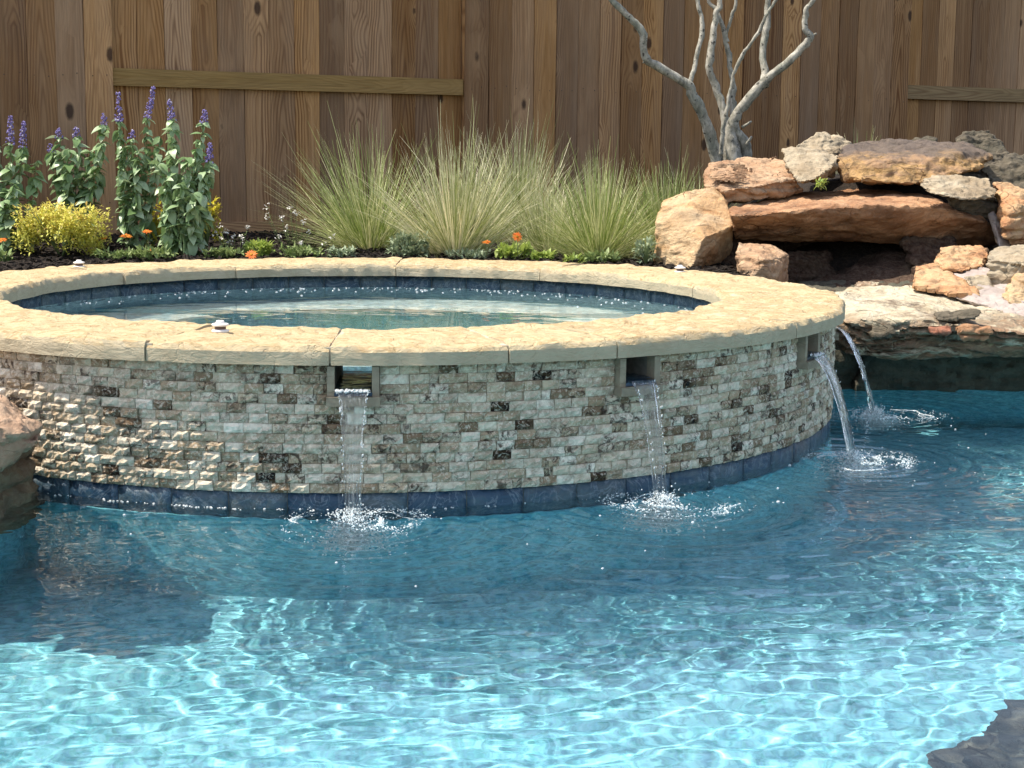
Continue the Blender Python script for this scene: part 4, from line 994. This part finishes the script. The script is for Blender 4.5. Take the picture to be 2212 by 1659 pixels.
grass(1190, 530, 7.35, 'low mounded grass clump between the straw coloured and bright green ones', 900, .44, 1.0, .0, M_BLADE, 14, .5)
grass(1440, 440, 7.8, 'shaded green grass clump behind the tall buff boulder', 1200, .50, .95, -.05, M_BLADE2, 5, .3)
grass(1500, 350, 8.35, 'sparse dark grass tuft at the foot of the tree', 200, .50, .6, -.05, M_BLADE2, 6, .3)
grass(1850, 330, 8.6, 'thin wispy grass tuft behind the rock pile', 90, .34, .8, -.1, M_BLADE2, 7, .5)

def leaf_mesh(name, l, w, fold=.25, droop=.3, n_=6):
    V = []; F = []
    for i in range(n_+1):
        t = i/n_; ww = w*math.sin(PI*min(1, t**.75*1.0))*(1-.15*t) + .0004; y = l*t; z = -droop*l*t*t
        V += [(-ww, y, z + fold*ww), (0, y, z), (ww, y, z + fold*ww)]
    for i in range(n_):
        a = i*3; F += [(a, a+1, a+4, a+3), (a+1, a+2, a+5, a+4)]
    return mesh(name, V, F, True)
def add_leaf(mb, base, yaw, pitch, l, w, at, fold=.25, droop=.35, n_=3, roll=0):
    V = []; F = []
    for i in range(n_+1):
        t = i/n_; ww = w*math.sin(PI*min(1, (t*.96+.02)**.75)); y = l*t; z = -droop*l*t*t
        V += [(-ww, y, z + fold*ww), (0, y, z), (ww, y, z + fold*ww)]
    for i in range(n_):
        a = i*3; F += [(a, a+1, a+4, a+3), (a+1, a+2, a+5, a+4)]
    M = Matrix.Rotation(yaw, 3, 'Z') @ Matrix.Rotation(pitch, 3, 'X') @ Matrix.Rotation(roll, 3, 'Y'); A = np.array(M)
    mb.add(np.array(V) @ A.T + np.array(base), F, at)
M_SAGE = leaf_mat('sage leaf', (.15, .25, .09), (.30, .42, .22), .38, .25, None, (.46, .57, .37))
M_STEM = simple('green stem', (.12, .16, .06), .6); M_PURP = leaf_mat('violet flower', (.16, .12, .36), (.32, .27, .58), .6, .3, 'tint', (.66, .62, .74))
LM = [leaf_mesh('leaf', l, w, f, dr) for l, w, f, dr in ((.066, .021, .3, .25), (.080, .026, .2, .45), (.052, .017, .35, .3), (.070, .024, .15, .6))]
def spike(plant, base, h, ang, seed):
    r = np.random.default_rng(seed); mb = MB(); d = Vector((math.sin(ang), 0, math.cos(ang))); n_ = int(h/.0035)
    mb.tube([(0, 0, 0), tuple(d*h)], [.0015, .0008], 5, .1)
    Vi, Fi = ICO1
    for k in range(n_*3):
        t = r.random(); rr = (.011 - .007*t)*(1 if (math.sin(t*h*260) > -.4) else .45); rr *= 1.75; a = r.uniform(0, 2*PI); c_ = d*h*t + Vector((math.cos(a)*rr, math.sin(a)*rr, 0)); sz = r.uniform(.0022, .0048)
        mb.add(Vi*[sz, sz, sz*1.2] + np.array(tuple(c_)), Fi, float(r.choice([.1, .3, .5, .6, .95], p=[.2, .3, .25, .15, .1])))
    obj('flower_spike', mb.mesh('flower_spike', attr='tint'), M_PURP, plant, base)
def salvia(px, pyb, d, label, stems, seed, npairs=13):
    """stems: list of (px top, py top, bool flower height px, angle)"""
    b = P(px, pyb, d); z0 = float(bed_z(b[0], b[1])); r = random.Random(seed)
    e = empty('salvia', (b[0], b[1], z0), label, 'flowering plant', 'blue salvias at the left of the bed'); sm = MB()
    for (tx, ty, fh, ang, dd) in stems:
        T = Vector(P(tx, ty, d+dd)) - Vector((b[0], b[1], z0)); B = Vector((T.x*.35 + r.uniform(-.03, .03), T.y*.5, 0)); mid = (T+B)/2 + Vector((r.uniform(-.015, .015), r.uniform(-.02, .02), 0))
        pts = [B.lerp(mid, k/4)*(1) if k < 4 else mid.lerp(T, (k-4)/4) for k in range(9)]
        sm.tube([tuple(p) for p in pts], [.0035 - .0002*k for k in range(9)], 6)
        L = (T-B).length; yaw = r.uniform(0, 6)
        for k in range(npairs):
            t = .10 + .90*(k/(npairs-1))**.9; p = B + (T-B)*t; yaw += PI/2 + r.uniform(-.3, .3); s_ = (1.15 - .5*t) if t > .2 else .7
            for q_ in (0, PI):
                me = LM[r.randrange(4)]
                for rep in range(2 if t < .45 else 3):
                    o = obj('leaf', me, M_SAGE, e, tuple(p + Vector((0, 0, r.uniform(-.01, .01)))), (r.uniform(-1.1, .45) - .1, r.uniform(-.6, .6), yaw + q_ + r.uniform(-.9, .9) + rep*.8)); s2 = s_*r.uniform(.55, 1.25); o.scale = (s2, s2, s2)
        if fh > 0: spike(e, tuple(T), fh/FPX*d, ang, seed*1000 + abs(int(tx)))
    obj('stems', sm.mesh('stems', True), M_STEM, e)
salvia(20, 520, 6.95, 'blue salvia at the left edge of the picture', [(22, 312, 60, .05, 0), (48, 318, 55, .1, .05), (-10, 318, 45, -.1, .03), (78, 352, 0, 0, .05), (-30, 350, 30, 0, .05), (30, 400, 0, 0, -.08), (5, 440, 0, 0, -.1)], 1, 11)
salvia(160, 510, 7.25, 'blue salvia with short flower tips behind the yellow shrub', [(128, 300, 22, -.1, 0), (165, 296, 22, 0, .03), (148, 325, 0, 0, -.05), (195, 330, 0, 0, 0), (225, 270, 24, 0, .02), (218, 310, 0, 0, -.05), (112, 330, 20, -.2, .03)], 2, 12)
salvia(290, 505, 7.2, 'tallest blue salvia with two long flower spikes', [(257, 262, 60, 0, 0), (318, 258, 72, .22, .02), (285, 300, 18, 0, -.04), (345, 300, 0, 0, 0), (300, 330, 0, 0, -.06), (262, 320, 0, 0, -.05)], 3, 13)
salvia(395, 525, 6.95, 'bushy blue salvia in front at the right of the group', [(372, 262, 46, -.12, .05), (440, 268, 32, .1, .05), (452, 352, 44, .05, .0), (372, 300, 0, 0, 0), (428, 305, 0, 0, 0), (345, 355, 0, 0, -.03), (405, 345, 0, 0, -.05), (440, 375, 0, 0, -.03), (360, 390, 0, 0, -.08), (390, 400, 0, 0, -.1), (420, 420, 0, 0, -.1)], 4, 12)

def bush(name, px, pyb, d, w, h, label, mat, n_, l, cat='shrub', group=None, dep=.7, seed=0, stem=True, flat=.0, outw=.6):
    b = P(px, pyb, d); z0 = min(float(bed_z(b[0], b[1])), b[2]+.03); r = np.random.default_rng(seed); mb = MB()
    clumps = [(r.uniform(-1, 1)*.78, r.uniform(-1, 1)*.75, r.uniform(.2, .9), r.uniform(.2, .36)) for _ in range(44)]
    for k in range(n_):
        cx_, cy_, cz_, cr = clumps[r.integers(0, 44)]; v = r.normal(size=3); v /= np.linalg.norm(v); v *= cr*r.random()**.33
        p = np.array([(cx_ + v[0])*w/2, (cy_ + v[1])*w/2*dep, max(.01, (cz_ + v[2]*.8)*h*.85)])
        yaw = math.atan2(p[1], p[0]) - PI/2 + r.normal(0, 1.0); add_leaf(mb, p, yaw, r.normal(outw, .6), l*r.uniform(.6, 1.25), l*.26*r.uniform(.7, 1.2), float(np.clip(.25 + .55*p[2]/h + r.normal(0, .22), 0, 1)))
    e = empty(name, (b[0], b[1], z0), label, cat, group); f = obj('foliage', mb.mesh('foliage', True, 'tint'), mat, e); tag(f, kind='stuff')
    sm = MB()
    for k in range(10):
        a = r.uniform(0, 2*PI); sm.tube([(0, 0, 0), (math.cos(a)*w*.15, math.sin(a)*w*.12, h*.35), (math.cos(a)*w*.32, math.sin(a)*w*.25, h*.7)], [.004, .003, .0015], 5)
    obj('stems', sm.mesh('stems', True), M_STEM, e); return e
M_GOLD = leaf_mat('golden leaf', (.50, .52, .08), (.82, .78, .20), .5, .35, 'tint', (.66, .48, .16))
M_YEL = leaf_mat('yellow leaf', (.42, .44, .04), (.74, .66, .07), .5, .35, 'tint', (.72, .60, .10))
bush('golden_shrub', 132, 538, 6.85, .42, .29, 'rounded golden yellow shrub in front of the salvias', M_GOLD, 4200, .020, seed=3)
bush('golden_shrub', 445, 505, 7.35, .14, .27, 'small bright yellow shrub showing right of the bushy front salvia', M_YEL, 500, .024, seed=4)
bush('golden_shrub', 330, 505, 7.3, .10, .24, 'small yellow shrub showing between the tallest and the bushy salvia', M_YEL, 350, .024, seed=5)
M_LOW = leaf_mat('low leaf', (.11, .18, .05), (.26, .34, .12), .55, .25, 'tint', (.30, .36, .16))
M_GREY = leaf_mat('grey green leaf', (.17, .22, .13), (.34, .42, .27), .6, .2, 'tint', (.36, .42, .28))
M_LIME = leaf_mat('lime leaf', (.20, .30, .05), (.42, .52, .12), .5, .3, 'tint', (.42, .50, .14))
low = [(885, 552, 7.05, .20, .12, 'leafy grey green plant in front of the middle grass, behind the tub rim', M_GREY, 420, .030), (250, 566, 6.75, .16, .05, 'low green ground plant right of the golden shrub', M_LOW, 200, .026), (330, 556, 6.8, .2, .055, 'low strappy green plant under the bushy salvia', M_LOW, 240, .03),
       (560, 548, 6.95, .14, .08, 'bright lime leaved plant beside an orange daisy', M_LIME, 220, .032), (480, 556, 6.85, .18, .06, 'low green plant right of the bushy salvia', M_LOW, 260, .026), (660, 552, 6.98, .22, .06, 'olive ground plant under the white flowers', M_LOW, 300, .024),
       (735, 552, 7.0, .14, .05, 'grey green ground plant left of the mulch gap', M_GREY, 160, .026), (1010, 556, 7.0, .2, .05, 'small grey green plant at the foot of the straw coloured grass', M_GREY, 200, .024), (1110, 560, 6.98, .16, .07, 'spiky lime green plant carrying the tall orange daisy', M_LIME, 260, .036),
       (1170, 562, 6.95, .12, .05, 'small lime green rosette right of the orange daisies', M_LIME, 120, .03), (1300, 574, 6.85, .16, .05, 'dark green rosette below the bright green grass', M_LOW, 200, .034), (1240, 566, 6.9, .10, .04, 'tiny yellow green seedling left of the dark rosette', M_LIME, 70, .03),
       (1395, 560, 6.8, .10, .14, 'thin pale leaved plant against the tall buff boulder', M_GREY, 120, .03), (8, 572, 6.6, .08, .06, 'small green plant at the far left edge of the tub rim', M_LOW, 60, .03)]
for i, (px, py, d, w, h, lb, m, n_, l) in enumerate(low): bush('ground_plant', px, py, d, w, h, lb, m, n_, l, 'plant', None, .8, 20+i, outw=.9)
bush('rock_plant', 1773, 412, 6.92, .045, .05, 'tiny bright green plant growing between the stones of the pile', M_LIME, 60, .022, 'plant', None, .8, 44)
bpy.data.objects['rock_plant'].location = P(1773, 410, 7.0)
# gazanias
M_OR = leaf_mat('orange petal', (.75, .16, .02), (.80, .22, .03), .5, .35, 'tint', (.85, .34, .05)); M_CTR = simple('flower centre', (.45, .20, .02), .8)
def daisy(px, py, d, label, rad=.022, tilt=.6, yaw=0.0, stem_h=None, seed=0):
    c_ = P(px, py, d); z0 = float(bed_z(c_[0], c_[1])); r = np.random.default_rng(seed); h = max(.02, c_[2]-z0)
    e = empty('orange_daisy', (c_[0], c_[1], z0), label, 'flower', 'orange daisies in the bed'); mb = MB(); sm = MB()
    sm.tube([(0, 0, 0), (.004, .003, h*.5), (0, 0, h)], [.0022, .002, .0018], 6); obj('stem', sm.mesh('stem', True), M_STEM, e)
    for k in range(14): add_leaf(mb, (0, 0, .0), k*2*PI/14 + r.normal(0, .06), .12 + r.normal(0, .08), rad*r.uniform(.9, 1.08), rad*.20, float(r.random()), .15, .15, 3)
    f = obj('petals', mb.mesh('petals', True, 'tint'), M_OR, e, (0, 0, h), (tilt, 0, yaw))
    cm = MB(); cm.add(ICO2[0]*[rad*.26, rad*.26, rad*.16] + [0, 0, .001], ICO2[1]); obj('centre', cm.mesh('centre', True), M_CTR, e, (0, 0, h), (tilt, 0, yaw))
for a in [(1117, 511, 6.95, 'orange red daisy standing tallest right of the middle grass', .026, 1.1, .2), (1050, 523, 6.95, 'orange daisy just left of the tallest orange red one', .024, .25, 0), (543, 550, 6.8, 'orange daisy with yellow tips on the lime leaved plant', .028, .9, .1),
          (318, 500, 6.95, 'orange daisy between the salvias, rightmost of three', .024, .3, 0), (272, 510, 6.95, 'middle one of three orange daisies right of the golden shrub', .03, .25, .2), (222, 514, 6.9, 'orange daisy touching the golden shrub', .026, .3, -.2),
          (4, 518, 6.7, 'orange daisy cut by the left edge of the picture', .024, .3, 0), (325, 540, 6.75, 'small orange bud low under the bushy salvia', .012, .5, 0)]:
    daisy(*a[:4], a[4], a[5], a[6], seed=int(a[0]))
# small white flowers on thin stems
M_WHITE = simple('white petal', (.80, .78, .74), .6)
def white_plant(px, pyb, d, heads, label, seed):
    b = P(px, pyb, d); z0 = float(bed_z(b[0], b[1])); r = np.random.default_rng(seed); e = empty('white_flowers', (b[0], b[1], z0), label, 'flowering plant', None)
    sm = MB(); lf = MB()
    for (hx, hy) in heads:
        T = np.array(P(hx, hy, d + r.uniform(-.1, .1))) - [b[0], b[1], z0]; sm.tube([(T[0]*.3, T[1]*.3, 0), tuple(T*[.75, .75, .6]), tuple(T)], [.0014, .0012, .0008], 5)
        for k in range(7): t = r.random(); add_leaf(lf, T*[t*.7+.3, t*.7+.3, t], r.uniform(0, 6.3), .4, .022, .004, float(r.random()))
        mb = MB()
        for k in range(r.integers(5, 10)):
            c_ = r.normal(0, .007, 3); 
            for j in range(4): add_leaf(mb, c_, r.uniform(0, 6.3), r.uniform(-.3, 1.2), .009, .0035, 0)
        obj('blossom', mb.mesh('blossom', True), M_WHITE, e, tuple(T))
    obj('stems', sm.mesh('stems', True), M_STEM, e); tag(obj('leaves', lf.mesh('leaves', True, 'tint'), M_LOW, e), kind='stuff')
white_plant(640, 545, 7.1, [(575, 447), (577, 468), (608, 470), (618, 492), (640, 462), (655, 478), (628, 452), (600, 512), (668, 500), (720, 512), (700, 530), (650, 525)], 'white flowered wispy plant left of the leftmost grass clump', 5)
white_plant(510, 550, 7.0, [(458, 478), (475, 492), (490, 500), (505, 508), (522, 512), (535, 490), (498, 525), (530, 528), (480, 515), (466, 505)], 'white flowered wispy plant beside the bushy salvia', 6)
# mulch
mb = MB(); r = np.random.default_rng(12)
for k in range(9000):
    x = r.uniform(-2.6, 1.6); y = r.uniform(6.2, 8.6)
    if math.hypot(x-CX, y-CY) < 1.63 or (x > .95): continue
    z = float(bed_z(x, y)) + .006 + r.uniform(0, .012); l, w, t_ = r.uniform(.008, .03), r.uniform(.003, .008), r.uniform(.0015, .004)
    M = Matrix.Translation((x, y, z)) @ Matrix.Rotation(r.uniform(0, 6.3), 4, 'Z') @ Matrix.Rotation(r.normal(0, .35), 4, 'X') @ Matrix.Rotation(r.normal(0, .3), 4, 'Y'); mb.box((-l, -w, -t_), (l, w, t_), M)
tag(obj('mulch_chips', mb.mesh('mulch_chips'), M_MULCH), kind='stuff')

# ------------------------------------------------------------------ white knobs on the rim
M_KNOB = simple('white plastic', (.78, .75, .74), .35, .5, .03); M_KD = simple('stem shadow tone', (.10, .06, .05), .5)  # dark stem colour carries the shadow under the cap
def knob(px, py, label):
    # on the coping top plane
    cp, sp = math.cos(PITCH), math.sin(PITCH); X = px-1106; Y = py-829.5; c_, s_ = math.cos(ROLL), math.sin(ROLL); Xr = (X*c_ + Y*s_)/FPX; Yr = (-X*s_ + Y*c_)/FPX
    wy = cp - sp*Yr; wz = -sp - cp*Yr; k = (Z_TOP - CAM_Z)/wz; loc = (Xr*k, wy*k, Z_TOP - .002)
    e = empty('deck_knob', loc, label, 'knob', 'white knobs on the tub rim')
    def lathe(name, prof, mat):
        n_ = 28; V = []; F = []
        for i in range(n_):
            a = 2*PI*i/n_; V += [(r_*math.cos(a), r_*math.sin(a), z_) for r_, z_ in prof]
        m_ = len(prof)
        for i in range(n_):
            for j in range(m_-1): F.append((i*m_+j, ((i+1) % n_)*m_+j, ((i+1) % n_)*m_+j+1, i*m_+j+1))
        obj(name, mesh(name, V, F, True), mat, e)
    lathe('base', [(0, 0), (.0205, 0), (.0225, .003), (.022, .006), (.012, .0085), (0, .0085)], M_KNOB)
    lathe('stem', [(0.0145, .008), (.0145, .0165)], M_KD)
    lathe('cap', [(0, .0155), (.020, .0165), (.0225, .0195), (.021, .0225), (.012, .0245), (0, .025)], M_KNOB)
    lathe('button', [(.0105, .024), (.0105, .0285), (.009, .0305), (0, .031)], M_KNOB)
knob(476, 716, 'white round knob on the front part of the tub rim')
knob(171, 577, 'white round knob on the back left part of the tub rim')
knob(1469, 588, 'white round knob on the back right part of the tub rim, before the boulders')
for o in COL.objects:
    if o.name.startswith(('reflection_shape', 'base_rock', 'waterline_tile')): o.cycles.is_caustics_receiver = True
